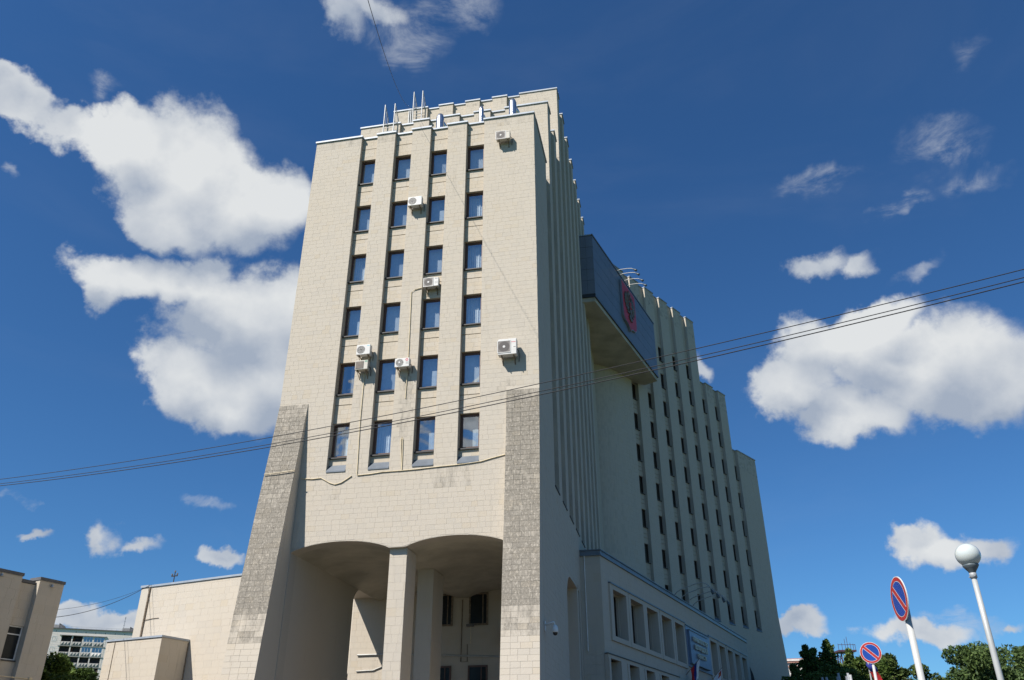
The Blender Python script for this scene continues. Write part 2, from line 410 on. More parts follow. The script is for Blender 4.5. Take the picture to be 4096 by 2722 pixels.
# ------------------------------------------------------------------ ground
mb = MB(); mb.poly([(-2500, -2500, -.012), (2500, -2500, -.012), (2500, 2500, -.012), (-2500, 2500, -.012)]); structure('ground', mb, 'lawn')
mb = MB(); mb.poly([(-80, 5.5, -.004), (80, 5.5, -.004), (80, 140, -.004), (-80, 140, -.004)]); structure('pavement', mb, 'paving')
mb = MB(); mb.poly([(-200, -9, -.006), (200, -9, -.006), (200, 5.3, -.006), (-200, 5.3, -.006)]); structure('road', mb, 'asphalt')
mb = MB(); mb.box(Frame((-80, 5.4), (1, 0), (0, -1)), 0, 160, -.1, .13, -.1, .1); structure('kerb', mb, 'kerb_stone')
mb = MB()
for i in range(-12, 12): mb.poly([(i * 6, -1.9, -.002), (i * 6 + 3, -1.9, -.002), (i * 6 + 3, -1.75, -.002), (i * 6, -1.75, -.002)])
structure('lane_marking', mb, 'road_paint')

# ------------------------------------------------------------------ the government building
BLD = empty('government_building', (C0.x + 4, C0.y + 22, 0), 'tall stepped pale limestone office building with ribbed facades and arched open base', 'building')
clad = MB()                                     # all cladding slips that are not picked out one by one
rr = random.Random(3)

# windows: one mesh set per type, copied
def window_meshes(w, h, fr, mat_frame, mull=0, deep=.08, glass='window_glass', back=.25, tall=0.):
    m = MB()
    m.box(LF, -w / 2, -w / 2 + fr, 0, h, -deep, 0); m.box(LF, w / 2 - fr, w / 2, 0, h, -deep, 0)
    m.box(LF, -w / 2 + fr, w / 2 - fr, 0, fr, -deep, 0); m.box(LF, -w / 2 + fr, w / 2 - fr, h - fr, h, -deep, 0)
    if mull: m.box(LF, mull - .03, mull + .03, fr, h - fr, -deep + .01, -.005)
    fm = m.mesh('window', mat_frame)
    m = MB(); m.poly([LF(-w / 2 + fr, fr, -deep / 2), LF(w / 2 - fr, fr, -deep / 2), LF(w / 2 - fr, h - fr, -deep / 2), LF(-w / 2 + fr, h - fr, -deep / 2)])
    pm = m.mesh('pane', glass)
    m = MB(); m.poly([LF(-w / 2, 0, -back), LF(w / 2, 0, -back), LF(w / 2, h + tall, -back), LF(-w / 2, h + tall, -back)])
    rm = m.mesh('unlit_backing', 'unlit_interior')  # dark sheet close behind the pane, the room's shade put into its colour
    return fm, pm, rm
def slat_blind(w, h, fr, mat, x0=0., x1=1., n=11, z0=0.):
    m = MB(); xs = [-w / 2 + fr + (w - 2 * fr) * (x0 + (x1 - x0) * i / n) for i in range(n + 1)]
    for i in range(n):
        m.poly([LF(xs[i], fr + z0, -.125), LF(xs[i + 1] - .006, fr + z0, -.15), LF(xs[i + 1] - .006, h - fr, -.15), LF(xs[i], h - fr, -.125)])
    return m.mesh('blind', mat)
def fold_curtain(w, h, fr, mat, x0=0., x1=1.):
    m = MB(); n = 26
    for i in range(n):
        a, b = [(-w / 2 + fr + (w - 2 * fr) * (x0 + (x1 - x0) * q / n), -.14 + .025 * sin(q * 1.7)) for q in (i, i + 1)]
        m.poly([LF(a[0], fr, a[1]), LF(b[0], fr, b[1]), LF(b[0], h - fr, b[1]), LF(a[0], h - fr, a[1])])
    return m.mesh('curtain', mat)
def put_window(meshes, F, a, z, d, parent, blind=None, bname='blind'):
    fm, pm, rm = meshes
    w = bpy.data.objects.new('window', fm); COL.objects.link(w); w.parent = parent
    w.location = F(a, z, d) - ORG[parent.name]; w.rotation_euler = (0, 0, F.rot)
    for nm, me in (('pane', pm), ('unlit_backing', rm), (bname, blind)):
        if me:
            c = bpy.data.objects.new(nm, me); c.parent = w; COL.objects.link(c)
    return w
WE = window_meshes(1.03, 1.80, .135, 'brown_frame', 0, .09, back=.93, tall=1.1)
WR_ = window_meshes(1.25, 1.74, .09, 'dark_brown_frame', .12, .08, 'brown_glass')
def room_slats(mat, n=9, x0=0., x1=1.):
    m = MB(); xs = [-.5 + 1.0 * (x0 + (x1 - x0) * i / n) for i in range(n + 1)]
    for i in range(n):
        m.poly([LF(xs[i], -.02, -.30), LF(xs[i + 1] - .008, -.02, -.34), LF(xs[i + 1] - .008, 2.3, -.34), LF(xs[i], 2.3, -.30)])
    return m.mesh('blind', mat)
def room_curtain(mat, x0=0., x1=1., amp=.03):
    m = MB(); n = 30
    for i in range(n):
        a, b = [(-.5 + 1.0 * (x0 + (x1 - x0) * q / n), -.32 + amp * sin(q * 1.6) + amp * .5 * sin(q * .7)) for q in (i, i + 1)]
        m.poly([LF(a[0], -.02, a[1]), LF(b[0], -.02, b[1]), LF(b[0], 2.3, b[1]), LF(a[0], 2.3, a[1])])
    return m.mesh('curtain', mat)
blE = [room_slats('blind_pale'), room_slats('blind_grey'), room_curtain('blind_pale'), room_curtain('blind_grey', 0, 1, .002), room_slats('blind_sand', 3, .5, 1), room_slats('blind_pale', 2, .8, 1), None]
blR = [slat_blind(1.25, 1.74, .09, 'blind_sand', 0, .55, 5), slat_blind(1.25, 1.74, .09, 'blind_grey', .3, .9, 6), None, None, None]

def part(name, mat, *boxes):
    """one part made of boxes (F,a0,a1,z0,z1,d0,d1)"""
    for b in boxes:
        m = MB(); m.box(*b); o = m.build(name, mat, BLD)
    return o
def cope(F, a0, a1, z, d0, d1, mat='coping_metal', h=.11):
    m = MB(); m.box(F, a0, a1, z, z + h, d0, d1); return m.build('coping', mat, BLD)

PIL = [(0, 2.87), (3.9, 5.02), (6.05, 7.16), (8.20, 9.30), (10.27, 13.1)]
STR = [(2.87, 3.9), (5.02, 6.05), (7.16, 8.20), (9.30, 10.27)]
# --- end face, lowest tier: pilasters, spandrels, windows
for (a, b) in PIL:
    part('pilaster', 'joint_stone', (FE, a, b, 14.25, 34.85, -1.4 if 0 < a < 10 else -.7, 0))
    tiles(clad, FE, a, b, 14.25, 34.85, rnd=rr, zorg=10.0, dirt=lambda u, z: .46 if 6.3 < u < 6.85 and 15.6 < z < 18.9 else .34 if (z > 34.3 or 1.0 < u < 1.9 and 16.9 < z < 18.4 or 8.5 < u < 9.0 and 17.6 < z < 18.8) else .05)
    cope(FE, a - .05, b + .05, 34.85, -.55, .075)
for c, (a, b) in enumerate(STR):
    cope(FE, a + .05, b - .05, 34.85, -.55, -.17)
    top = 34.85
    for k in range(6):
        lint, sill = 33.28 - 3.3 * k, 31.5 - 3.3 * k
        zg = lint + .80 if k == 0 else sill + 3.3 - .56
        m = MB(); m.box(FE, a, b, lint, zg - .018, -.7, -.25); m.box(FE, a, b, zg + .018, top, -.7, -.25); m.box(FE, a, b, zg - .018, zg + .018, -.7, -.29)
        m.build('spandrel', 'joint_stone', BLD)
        tiles(clad, FE, a, b, lint, zg - .02, d=-.25, rnd=rr, bias=.3); tiles(clad, FE, a, b, zg + .02, top, d=-.25, rnd=rr, bias=.3)
        part('sill', 'dark_sill', (FE, a + .003, b - .003, sill - .06, sill, -.56, -.15))
        kind = rr.choice((0, 0, 1, 2, 3, 2))
        if (c, k) == (3, 4): kind = 4
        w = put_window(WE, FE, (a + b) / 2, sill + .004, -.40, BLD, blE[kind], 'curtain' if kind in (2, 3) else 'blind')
        top = sill - .06
    part('spandrel', 'joint_stone', (FE, a, b, 14.25, top, -.7, -.25)); tiles(clad, FE, a, b, 14.55, top, d=-.25, rnd=rr, bias=.3)
    m = MB(); m.hexa([FE(a + .01, 14.20, .04), FE(b - .01, 14.20, .04), FE(b - .01, 14.26, .04), FE(a + .01, 14.26, .04),
                      FE(a + .01, 14.24, -.234), FE(b - .01, 14.24, -.234), FE(b - .01, 14.62, -.234), FE(a + .01, 14.62, -.234)])
    m.build('apron_ledge', 'cornice_metal', BLD)
# wall under the windows, its lower edge two shallow arches
def arch(u):
    if u < 6.12: x = (u - 1.6) / 4.52
    elif u > 6.91: x = (u - 6.91) / 4.64
    else: return 10.52
    x = min(1, max(0, x)); return 10.52 + .40 * (1 - (2 * x - 1) ** 2) ** .8
m = MB(); us = [1.6 + 9.95 * i / 60 for i in range(61)]
for a, b in zip(us, us[1:]):
    m.hexa([FE(a, arch(a), 0), FE(b, arch(b), 0), FE(b, 14.25, 0), FE(a, 14.25, 0), FE(a, arch(a), -.7), FE(b, arch(b), -.7), FE(b, 14.25, -.7), FE(a, 14.25, -.7)])
m.build('arch_wall', 'joint_stone', BLD)
tiles(clad, FE, 1.6, 11.55, 10.45, 14.25, low=lambda u: arch(u) + .02, rnd=rr, zorg=10.0, dirt=lambda u, z: .52 - .25 * abs(u - 4.1) if (2.9 < u < 5.3 and 13.1 < z < 14.15) else .30 if (9.4 < u < 10.4 and 12.8 < z < 13.6) else .0)
part('wall', 'joint_stone', (FE, 0, 1.6, 0, 14.25, -.7, 0), (FE, 11.55, 13.1, 0, 14.25, -.7, 0))
m = MB()
for a, b in zip(us, us[1:]):
    m.hexa([FE(a, arch(a), -.7), FE(b, arch(b), -.7), FE(b, 11.0, -.7), FE(a, 11.0, -.7), FE(a, arch(a), -12), FE(b, arch(b), -12), FE(b, 11.0, -12), FE(a, 11.0, -12)])
m.build('vault', 'plaster', BLD)
# passage walls and columns
part('passage_wall', 'plain_stone', (FE, 11.55, 13.1, 0, 11.0, -8, -.7))
part('passage_wall', 'plain_stone', (FE, .8, 1.6, 0, 11.0, -7.6, -.7))
part('passage_wall', 'plain_stone', (FE, 0, 13.1, 0, 11.0, -12.5, -12))
tiles(clad, FE, 1.6, 13.1, 4, 10.8, d=-12, rnd=rr, th=.33)
m = MB()      # curved head of the side opening on the left
pts = [(-8, 10.98), (-8, 9.7)] + [(-8 - 1.5 * (1 - cos(q)), 9.7 + 1.0 * sin(q)) for q in [pi / 2 * i / 8 for i in range(1, 9)]] + [(-12, 10.72), (-12, 10.98)]
m.extrude([FE(11.55, z, w) for w, z in pts], eL.to_3d() * 1.55); m.build('side_arch', 'plain_stone', BLD)
for (w0, w1) in ((.22, 1.6), (4.5, 6.3)):
    part('column', 'joint_stone', (FE, 6.12, 6.91, 0, 10.52, -w1, -w0)); tiles(clad, FE, 6.12, 6.91, 4, 10.52, tw=.40, th=.36, d=-w0, rnd=rr)
    Fs = Frame(C0 + eL * 6.12, wL, -eL); tiles(clad, Fs, w0, w1, 4, 10.52, tw=.5, th=.36, d=0, rnd=rr)
WB = window_meshes(1.1, 1.75, .09, 'bracket_rust', .25, .08, 'dim_glass'); WB2 = window_meshes(1.1, 1.9, .09, 'brown_frame', .2, .08, 'dim_glass')
for a in (5.6, 7.65): put_window(WB, FE, a, 9.0, -11.90, BLD, None); put_window(WB2, FE, a, 5.0, -11.90, BLD, None)

# --- buttresses
PROF_L = [(17.9, 0), (16.2, .25), (13.9, .6), (12.3, .85), (10.0, 1.17), (7.3, 1.5), (5, 1.78), (0, 2.4)]
PROF_R = [(17.95, 0), (15.4, .17), (13.4, .36), (10.4, .70), (8.5, .95), (6.6, 1.15), (4.9, 1.32), (0, 1.9)]
blockmesh = []
for w in (.385, .385, .28, .46):
    m = MB(); e = .004
    m.hexa([LF(-w / 2 + e, e, .009), LF(w / 2 - e, e, .009), LF(w / 2 - e, .24 - e, .009), LF(-w / 2 + e, .24 - e, .009), LF(-w / 2 + e, e, -.01), LF(w / 2 - e, e, -.01), LF(w / 2 - e, .24 - e, -.01), LF(-w / 2 + e, .24 - e, -.01)], .5, 0, False)
    blockmesh.append((w, m.mesh('stone_block', 'block_stone')))
def dirt_at(z, j):
    if z > 17: return .75
    if z < 6.4: return .02
    if z < 7.6: return .42 + j * .3
    return .82 + j * .22
def buttress(u0, u1, prof):
    m = MB(); ring = [FE(u0, z, d) for z, d in prof] + [FE(u0, 0, 0)]
    m.extrude(ring, eL.to_3d() * (u1 - u0)); m.build('buttress', 'plain_stone', BLD)
    # slips set out along the slope
    def at(z):
        for (za, da), (zb, db) in zip(prof, prof[1:]):
            if zb <= z <= za: q = (z - zb) / (za - zb); return db + (da - db) * q, (da - db) / (za - zb)
        return 0, 0
    z = 4.3; n = 0
    while z < 17.62:
        dd, sl = at(z + .13); L = sqrt(1 + sl * sl); dz = .24 / L
        ang = math.atan(-sl)
        x = u0; off = rr.choice((0, 1, 2))
        lay = [[.385, .385, .385, .385], [.28, .46, .385, .385], [.385, .46, .28, .385], [.46, .385, .385, .28]][(n * 3 + off) % 4]
        sc = (u1 - u0) / sum(lay)
        for w in lay:
            cx = x + w * sc / 2; x += w * sc
            j = rr.random(); dv = dirt_at(z, j); tv = min(1, max(0, rr.gauss(.5, .22)))
            if z < 13.1:
                o = bpy.data.objects.new('stone_block', [q for q in blockmesh if q[0] == w][0][1]); COL.objects.link(o); o.parent = BLD
                o.location = FE(cx, z, at(z)[0] + rr.uniform(-.003, .004)) - ORG[BLD.name]
                o.rotation_euler = (Matrix.Rotation(FE.rot, 3, 'Z') @ Matrix.Rotation(-ang, 3, 'X')).to_euler()
                o.scale = (sc, 1, 1); o.color = (tv, dv, 0, 1)
            else:
                a0, a1 = cx - w * sc / 2 + .006, cx + w * sc / 2 - .006
                P = lambda a, zz, k: FE(a, zz, at(zz)[0] + k)
                clad.hexa([P(a0, z + .006, .016), P(a1, z + .006, .016), P(a1, z + dz - .006, .016), P(a0, z + dz - .006, .016), P(a0, z + .006, -.01), P(a1, z + .006, -.01), P(a1, z + dz - .006, -.01), P(a0, z + dz - .006, -.01)], tv, dv, False)
        z += dz; n += 1
buttress(11.58, 13.1, PROF_L); buttress(0, 1.58, PROF_R)

# --- body of the near wing
Z1, Z2, Z3 = 34.85, 41.35, 48.1
def body(F, a0, a1, z0, z1, d0, d1): part('wall', 'plain_stone', (F, a0, a1, z0, z1, d0, d1))
body(FE, .8, 13.1, 11.0, Z1 - .03, -5.95, -1.4); body(FE, .8, 2.87, 11.0, Z1 - .03, -1.4, -.7); body(FE, 10.27, 13.1, 11.0, Z1 - .03, -1.4, -.7); body(FE, 2.87, 10.27, 11.0, 14.24, -1.4, -.7)
body(FE, .8, 13.1, 11.0, Z2 - .03, -11.55, -6.2)
body(FE, .8, 13.0, 11.0, Z3 - .03, -28.5, -11.8)
body(FE, .8, 13.1, 0, 11.0, -28.5, -12.5)
# upper tiers facing the same way as the end face
for (w0, za, zb, uend) in ((5.95, Z1 - .05, Z2, 13.1), (11.55, Z2 - .05, Z3, 13.0)):
    for i, (a, b) in enumerate(PIL):
        b = min(b, uend)
        part('pilaster', 'joint_stone', (FE, a, b, za, zb, -w0 - .25, -w0)); tiles(clad, FE, a, b, za + .05, zb, d=-w0, rnd=rr, dirt=lambda u, z: .35 if z > zb - .9 and rr.random() < .4 else 0)
        cope(FE, a - .05, b + .05, zb, -w0 - .6, -w0 + .075)
    for (a, b) in STR:
        part('spandrel', 'joint_stone', (FE, a, b, za, zb, -w0 - .27, -w0 - .25)); tiles(clad, FE, a, b, za + .05, zb, d=-w0 - .25, rnd=rr)
        cope(FE, a + .05, b - .05, zb, -w0 - .6, -w0 - .17)
part('wall', 'plain_stone', (FE, .8, 13.1, 11.0, Z1 - .05, -6.2, -5.95), (FE, .8, 13.0, 11.0, Z2 - .05, -11.8, -11.55))

# --- long face of the near wing
FINS = [(5.95 + 2.8 * i, 5.95 + 2.8 * i + 1.12) for i in range(9)]
def top_at(w): return Z1 if w < 5.95 else Z2 if w < 11.55 else Z3
part('pylon', 'joint_stone', (FL, .7, 4.35, 11.0, Z1, -.8, 0)); part('pylon', 'joint_stone', (FL, .7, 7.6, 0, 11.0, -.8, 0))
tiles(clad, FL, 0, 4.35, 14.25, Z1, rnd=rr, zorg=10); tiles(clad, FL, 0, 7.6, 3.5, 11.0, rnd=rr, zorg=10); tiles(clad, FL, 0, 14.6, 11.0, 14.25, rnd=rr, zorg=10)
cope(FL, .56, 4.4, Z1, -.5, .075)
part('wall', 'joint_stone', (FL, 4.35, 36.5, 11.0, 14.25, -.8, 0)); part('wall', 'joint_stone', (FL, 13.0, 36.5, 0, 11.0, -.8, 0))
m = MB()
pts = [(7.6, 11.0), (7.6, 9.4)] + [(7.6 + 1.6 * (1 - cos(q)), 9.4 + 1.4 * sin(q)) for q in [pi / 2 * i / 8 for i in range(1, 9)]] + [(13.0, 10.8), (13.0, 11.0)]
m.extrude([FL(w, z, 0) for w, z in pts], eL.to_3d() * .8); m.build('side_arch', 'plain_stone', BLD)
for i, (a, b) in enumerate(FINS):
    zt = top_at(a)
    a_ = a + .25 if i in (0, 2) else a
    if i in (0, 2): part('fin', 'joint_stone', (FL, a, a + .25, 14.25, (Z1 if i == 0 else Z2) - .06, -.8, 0))
    part('fin', 'joint_stone', (FL, a_, b, 14.25, zt, -.8, 0))
    tiles(clad, FL, a, b, 14.25, zt, rnd=rr)
    Ff = Frame(C0 + wL * a, eL, -wL)
    tiles(clad, Ff, .01, .35, 16, zt if i not in (0, 2) else (Z1, Z2)[i // 2] - .1, tw=.5, rnd=rr)
    cope(FL, a + .5 if i in (0, 2) else a - .05, b + .05, zt, -.55, .075)
edges = [4.35] + [q for p_ in FINS for q in p_] + [36.5]
for a, b in zip(edges[0::2], edges[1::2]):
    zt = Z1 if a < 4.5 else top_at(a)
    part('spandrel', 'warm_stone', (FL, a, b, 14.25, zt, -.8, -.35))
    cope(FL, a + .05, b - .05, zt, -.8, -.27)
    part('sill', 'dark_sill', (FL, a + .01, b - .01, 14.255, 14.32, -.345, .05))
    if 1 < b - a < 3:
        for k in range(6):
            put_window(WR_, FL, (a + b) / 2, 31.5 - 3.3 * k, -.30, BLD, blR[k % 5])

# --- concave wall between the wings
NC = 26; cur = []
for i in range(NC + 1):      # the far wing's face rounds back into the corner between the wings
    if i <= 20: q = pi - (pi / 2) * i / 20; v_, d_ = -2.8 + 4.4 * cos(q), -3.0 + 3.0 * sin(q)
    else: v_, d_ = -2.8 + 2.8 * (i - 20) / 6, 0.
    cur.append(R0 + wR * v_ + oR * d_)
nor = []
for i in range(NC + 1):
    tq = (cur[min(i + 1, NC)] - cur[max(i - 1, 0)]).normalized(); nor.append(Vector((tq.y, -tq.x)))
ztop = [Z3 + (50.2 - Z3) * min(1, i / 20) for i in range(NC + 1)]
m = MB()
for i in range(NC):
    o0, o1 = cur[i], cur[i + 1]; b0, b1 = o0 - nor[i] * .8, o1 - nor[i + 1] * .8
    m.hexa([(*o0, 0), (*o1, 0), (*o1, ztop[i + 1]), (*o0, ztop[i]), (*b0, 0), (*b1, 0), (*b1, ztop[i + 1]), (*b0, ztop[i])])
m.build('curved_wall', 'joint_stone', BLD)
m = MB()
for i in range(NC):
    o0, o1 = cur[i] + nor[i] * .075, cur[i + 1] + nor[i + 1] * .075; b0, b1 = cur[i] - nor[i] * .5, cur[i + 1] - nor[i + 1] * .5
    h0, h1 = ztop[i] + .11, ztop[i + 1] + .11
    m.hexa([(*o0, ztop[i]), (*o1, ztop[i + 1]), (*o1, h1), (*o0, h0), (*b0, ztop[i]), (*b1, ztop[i + 1]), (*b1, h1), (*b0, h0)])
m.build('coping', 'coping_metal', BLD)
lens = [0]
for i in range(NC): lens.append(lens[-1] + (cur[i + 1] - cur[i]).length)
def PC(a, z, d):
    i = 0
    while i < NC - 1 and lens[i + 1] < a: i += 1
    q = (a - lens[i]) / (lens[i + 1] - lens[i]); p_ = cur[i].lerp(cur[i + 1], q) + nor[i].lerp(nor[i + 1], q) * d
    return (p_.x, p_.y, z)
tiles(clad, PC, 0, lens[-1], 12, 37.4, rnd=rr, tw=.5, th=.4); tiles(clad, PC, 0, lens[-1], 43.9, 48.1, rnd=rr, tw=.5, th=.4)

# --- far wing
PR = [(1.25, 3.02), (4.27, 6.03), (7.28, 9.05), (10.3, 12.06), (13.31, 15.1), (16.35, 18.09), (19.35, 21.2), (22.45, 27.15)]
SR = [(3.0148 * i, PR[i][0]) for i in range(8)]
def top_r(v): return 50.2 if v < 15.08 else 42.5 if v < 21.1 else 35.75
for i, (a, b) in enumerate(PR):
    zt = top_r(a if a < 20 else a)
    part('pilaster', 'joint_stone', (FR, a, b, 15.05, zt, -.8, 0)); cope(FR, a - .05, b + .05, zt, -.6, .075)
    tiles(clad, FR, a, b, 15.05, zt, rnd=rr, zorg=10, dirt=lambda u, z: .45 if z > zt - 2.2 and rr.random() < .5 else 0)
    Ff = Frame(R0 + wR * a, -oR, -wR); tiles(clad, Ff, .01, .3, zt - 9, zt, tw=.5, rnd=rr)
RW = {1: (1, 7), 2: (1, 7), 3: (-1, 7), 4: (-1, 7), 5: (-1, 7), 6: (0, 7), 7: (0, 7), 8: (2, 7)}
for c, (a, b) in enumerate(SR, 1):
    zt = top_r(a + .2); r0, r1 = RW[c]; top = zt
    cope(FR, a + .05, b - .05, zt, -.8, -.22)
    for r in range(r0, r1 + 1):
        lint = 37.14 - 3.3 * (r - 1); sill = lint - 1.74
        m = MB(); zc = top
        gs = ([top - .55] if r > r0 else []) + [lint + .55]
        for gz in gs:
            m.box(FR, a, b, gz + .02, zc, -.8, -.30); m.box(FR, a, b, gz - .02, gz + .02, -.8, -.34); zc = gz - .02
            tiles(clad, FR, a, b, gz + .02, zc + .04, d=-.3, rnd=rr) if 0 else None
        m.box(FR, a, b, lint, zc, -.8, -.30)
        m.build('spandrel', 'warm_stone', BLD)
        part('sill', 'dark_sill', (FR, a + .003, b - .003, sill - .06, sill, -.6, -.20))
        put_window(WR_, FR, (a + b) / 2, sill + .004, -.40, BLD, rr.choice(blR))
        top = sill - .06
    part('spandrel', 'warm_stone', (FR, a, b, 15.05, top, -.8, -.30))
    m = MB(); m.hexa([FR(a + .01, 15.08, .05), FR(b - .01, 15.08, .05), FR(b - .01, 15.14, .05), FR(a + .01, 15.14, .05), FR(a + .01, 15.1, -.28), FR(b - .01, 15.1, -.28), FR(b - .01, 15.5, -.28), FR(a + .01, 15.5, -.28)])
    m.build('apron_ledge', 'cornice_metal', BLD)
part('wall', 'joint_stone', (FR, 0, 27.15, 0, 15.05, -.8, 0)); tiles(clad, FR, 0, 27.15, 9, 15.05, rnd=rr, zorg=10)
m = MB()     # far wing's arched opening: its shade painted as a thin dark sheet
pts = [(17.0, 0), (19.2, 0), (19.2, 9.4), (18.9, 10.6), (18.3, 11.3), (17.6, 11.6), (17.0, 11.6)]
m.extrude([FR(v, z, .005) for v, z in pts], oR.to_3d() * .03); m.build('arch_shade_sheet', 'unlit_interior', BLD)
part('wall', 'plain_stone', (FR, 0, 15.08, 0, 50.1, -13, -.8), (FR, 15.08, 21.15, 0, 42.4, -13, -.8), (FR, 21.15, 27.15, 0, 35.65, -13, -.8))
part('wall', 'plain_stone', (FR, 15.08, 15.09, 42.3, 50.1, -.8, -.3))
Fend = Frame(R0 + wR * 27.15, -oR, wR)
m = MB(); m.extrude([Fend(0.02, z, d * .8) for z, d in PROF_L] + [Fend(0.02, 0, 0)], (-oR).to_3d() * 1.5); m.build('buttress', 'plain_stone', BLD)
m = MB(); m.prism([tuple(p_) for p_ in (C0 + wL * 27.8 + eL * .9, C0 + wL * 28.4 + eL * 13, R0 - oR * 13 + wR * .1, R0 - oR * .9 + wR * .1, R0 - oR * .9 - wR * 3., R0 - oR * 2. - wR * 5., C0 + wL * 36.4 + eL * .95)], 0, 47.9)
m.build('wall', 'plain_stone', BLD)
clad.build('stone_cladding', 'cladding', BLD, stuff=True)

# --- metal clad box carrying the arms
XB = 9.05
s3 = eL; s4 = Vector((-wR.y, wR.x))          # sides run square to the wings
bl, br = FX.o - wB * (XB - .03), FX.o + wB * (XB - .03)
ring = [tuple(bl - nB * .03), tuple(br - nB * .03), tuple(br - nB * .03 + s4 * 1.5), tuple(FX.o + wB * 7.0 - nB * 3.5), tuple(FX.o + wB * 3.2 - nB * 6.4), tuple(FX.o - nB * 6.2), tuple(FX.o - wB * 6.0 - nB * 4.0), tuple(bl - nB * .03 + s3 * 1.5)]
m = MB(); m.prism(ring, 37.55, 43.85); m.build('box_core', 'panel_joint', BLD)
ring2 = [tuple(bl - nB * .12 + wB * .1), tuple(br - nB * .12 - wB * .1), tuple(br - nB * .1 + s4 * 1.5 - wB * .1), tuple(FX.o + wB * 7.0 - nB * 3.5), tuple(FX.o + wB * 3.2 - nB * 6.4), tuple(FX.o - nB * 6.2), tuple(FX.o - wB * 6.0 - nB * 4.0), tuple(bl - nB * .1 + s3 * 1.5 + wB * .1)]
m = MB(); m.prism(ring2, 37.15, 37.548); m.build('soffit', 'plaster', BLD)
zz = [37.83, 39.2, 40.33, 41.5, 42.65, 43.82]
FS = Frame(FX.o - wB * XB, eL, -wL)
for i in range(5):
    for j in range(4):
        x0 = -XB + j * 2 * XB / 4; part('metal_panel', 'panel_metal', (FX, x0 + .006, x0 + 2 * XB / 4 - .006, zz[i] + .012, zz[i + 1] - .012, -.025, 0))
    for j in range(2): part('metal_panel', 'panel_metal', (FS, .02 + j * .62, .02 + j * .62 + .6, zz[i] + .012, zz[i + 1] - .012, -.025, .003))
part('cornice', 'cornice_metal', (FX, -XB - .04, XB + .04, 43.86, 44.0, -1.0, .05)); part('cornice', 'coping_metal', (FS, .06, 1.25, 43.86, 43.98, -.5, .04))
part('flashing', 'cornice_metal', (FX, -XB, XB, 37.55, 37.80, -.03, .02))

# --- entrance block
side = eL
def pt(x, d=0.): return FP.o + wB * x + nB * d
XL, XRr = -19.95, 21.0
m = MB(); m.prism([tuple(pt(XL, -.96) + side * 0 + wB * -.255), tuple(pt(XRr, -.96)), tuple(pt(XRr, -7)), tuple(pt(-12, -9)), tuple(pt(XL, 0) + side * 1.7)], 0, 13.0); m.build('entrance_wall', 'plain_stone', BLD)
OPL = [(-18.26, -15.88), (-15.01, -12.5), (-11.72, -9.3), (-8.4, -6.0), (-5.13, -2.85)]
OPR = [(5.26, 7.40), (8.36, 10.5), (11.5, 13.5), (14.41, 16.4), (17.4, 19.4)]
m = MB(); m.prism([tuple(pt(XL)), tuple(pt(OPL[0][0])), tuple(pt(OPL[0][0], -.95)), tuple(pt(XL) + side * .98)], 7.55, 13.0); m.build('pier', 'plain_stone', BLD)
Fps = Frame(pt(XL), eL, -wL); tl = MB(); tiles(tl, Fps, 0.02, 1.4, 5, 13.0, tw=.62, th=.5, rnd=rr)
xs = [OPL[0][0]]; ops = OPL + OPR
part('entrance_wall', 'plain_stone', (FP, OPL[0][0], XRr, 11.35, 13.0, -.95, 0)); part('entrance_wall', 'plain_stone', (FP, OPL[0][0], XRr, 7.55, 8.72, -.95, 0))
for (a, b), (c_, d_) in zip(ops, ops[1:]): part('pier', 'plain_stone', (FP, b, c_, 8.72, 11.35, -.95, 0))
part('pier', 'plain_stone', (FP, OPR[-1][1], XRr, 8.72, 11.35, -.95, 0))
tiles(tl, FP, XL + .02, XRr, 11.75, 13.0, tw=.62, th=.42, rnd=rr); tiles(tl, FP, XL + .02, -2.6, 7.6, 8.35, tw=.62, th=.37, rnd=rr)
tiles(tl, FP, XL + .02, -19.0, 8.35, 11.75, tw=.62, th=.42, rnd=rr)
WP = window_meshes(2.36, 2.62, .08, 'dark_brown_frame', -.35, .08, 'brown_glass')
for i, (a, b) in enumerate(ops):
    fr = MB(); L_, R_ = a - .40, b + .40
    if i in (0, 5): L_ = a - .5
    fr.box(FP, L_, a, 8.42, 11.62, 0, .10); fr.box(FP, b, R_, 8.42, 11.62, 0, .10); fr.box(FP, a, b, 11.35, 11.62, 0, .10); fr.box(FP, a, b, 8.42, 8.70, 0, .10)
    fr.build('window_surround', 'plain_stone', BLD)
    jm = MB(); jm.box(FP, b - .04, b, 8.72, 11.35, -.9, -.42); jm.box(FP, a, a + .04, 8.72, 11.35, -.9, -.42); jm.box(FP, a + .04, b - .04, 11.30, 11.35, -.9, -.42); jm.build('reveal', 'plain_stone', BLD)
    part('sill', 'dark_sill', (FP, a + .05, b - .05, 8.70, 8.74, -.6, .03))
    w = put_window(WP, FP, (a + b) / 2, 8.74, -.58, BLD, None); w.scale = ((b - a) / 2.38, 1, .985)
    part('flashing', 'cornice_metal', (FP, L_ - .03, R_ + .03, 11.62, 11.70, 0, .16))
tl.build('stone_cladding', 'cladding', BLD, stuff=True)
# cornice with a standing edge
def cor(z0, z1, out, mat):
    m = MB(); a, b = pt(XL, out) - wB * out, pt(XRr, out)
    m.prism([tuple(a), tuple(b), tuple(pt(XRr, -.3)), tuple(pt(XL, -.3) + wB * .4), tuple(pt(XL) + side * 1.2 + wB * .25), tuple(pt(XL) + side * 1.55 - wL * out)], z0, z1); m.build('cornice', mat, BLD)
cor(13.0, 13.08, .10, 'cornice_metal'); cor(13.08, 13.30, .04, 'cornice_metal'); cor(13.30, 13.36, .10, 'cornice_metal')
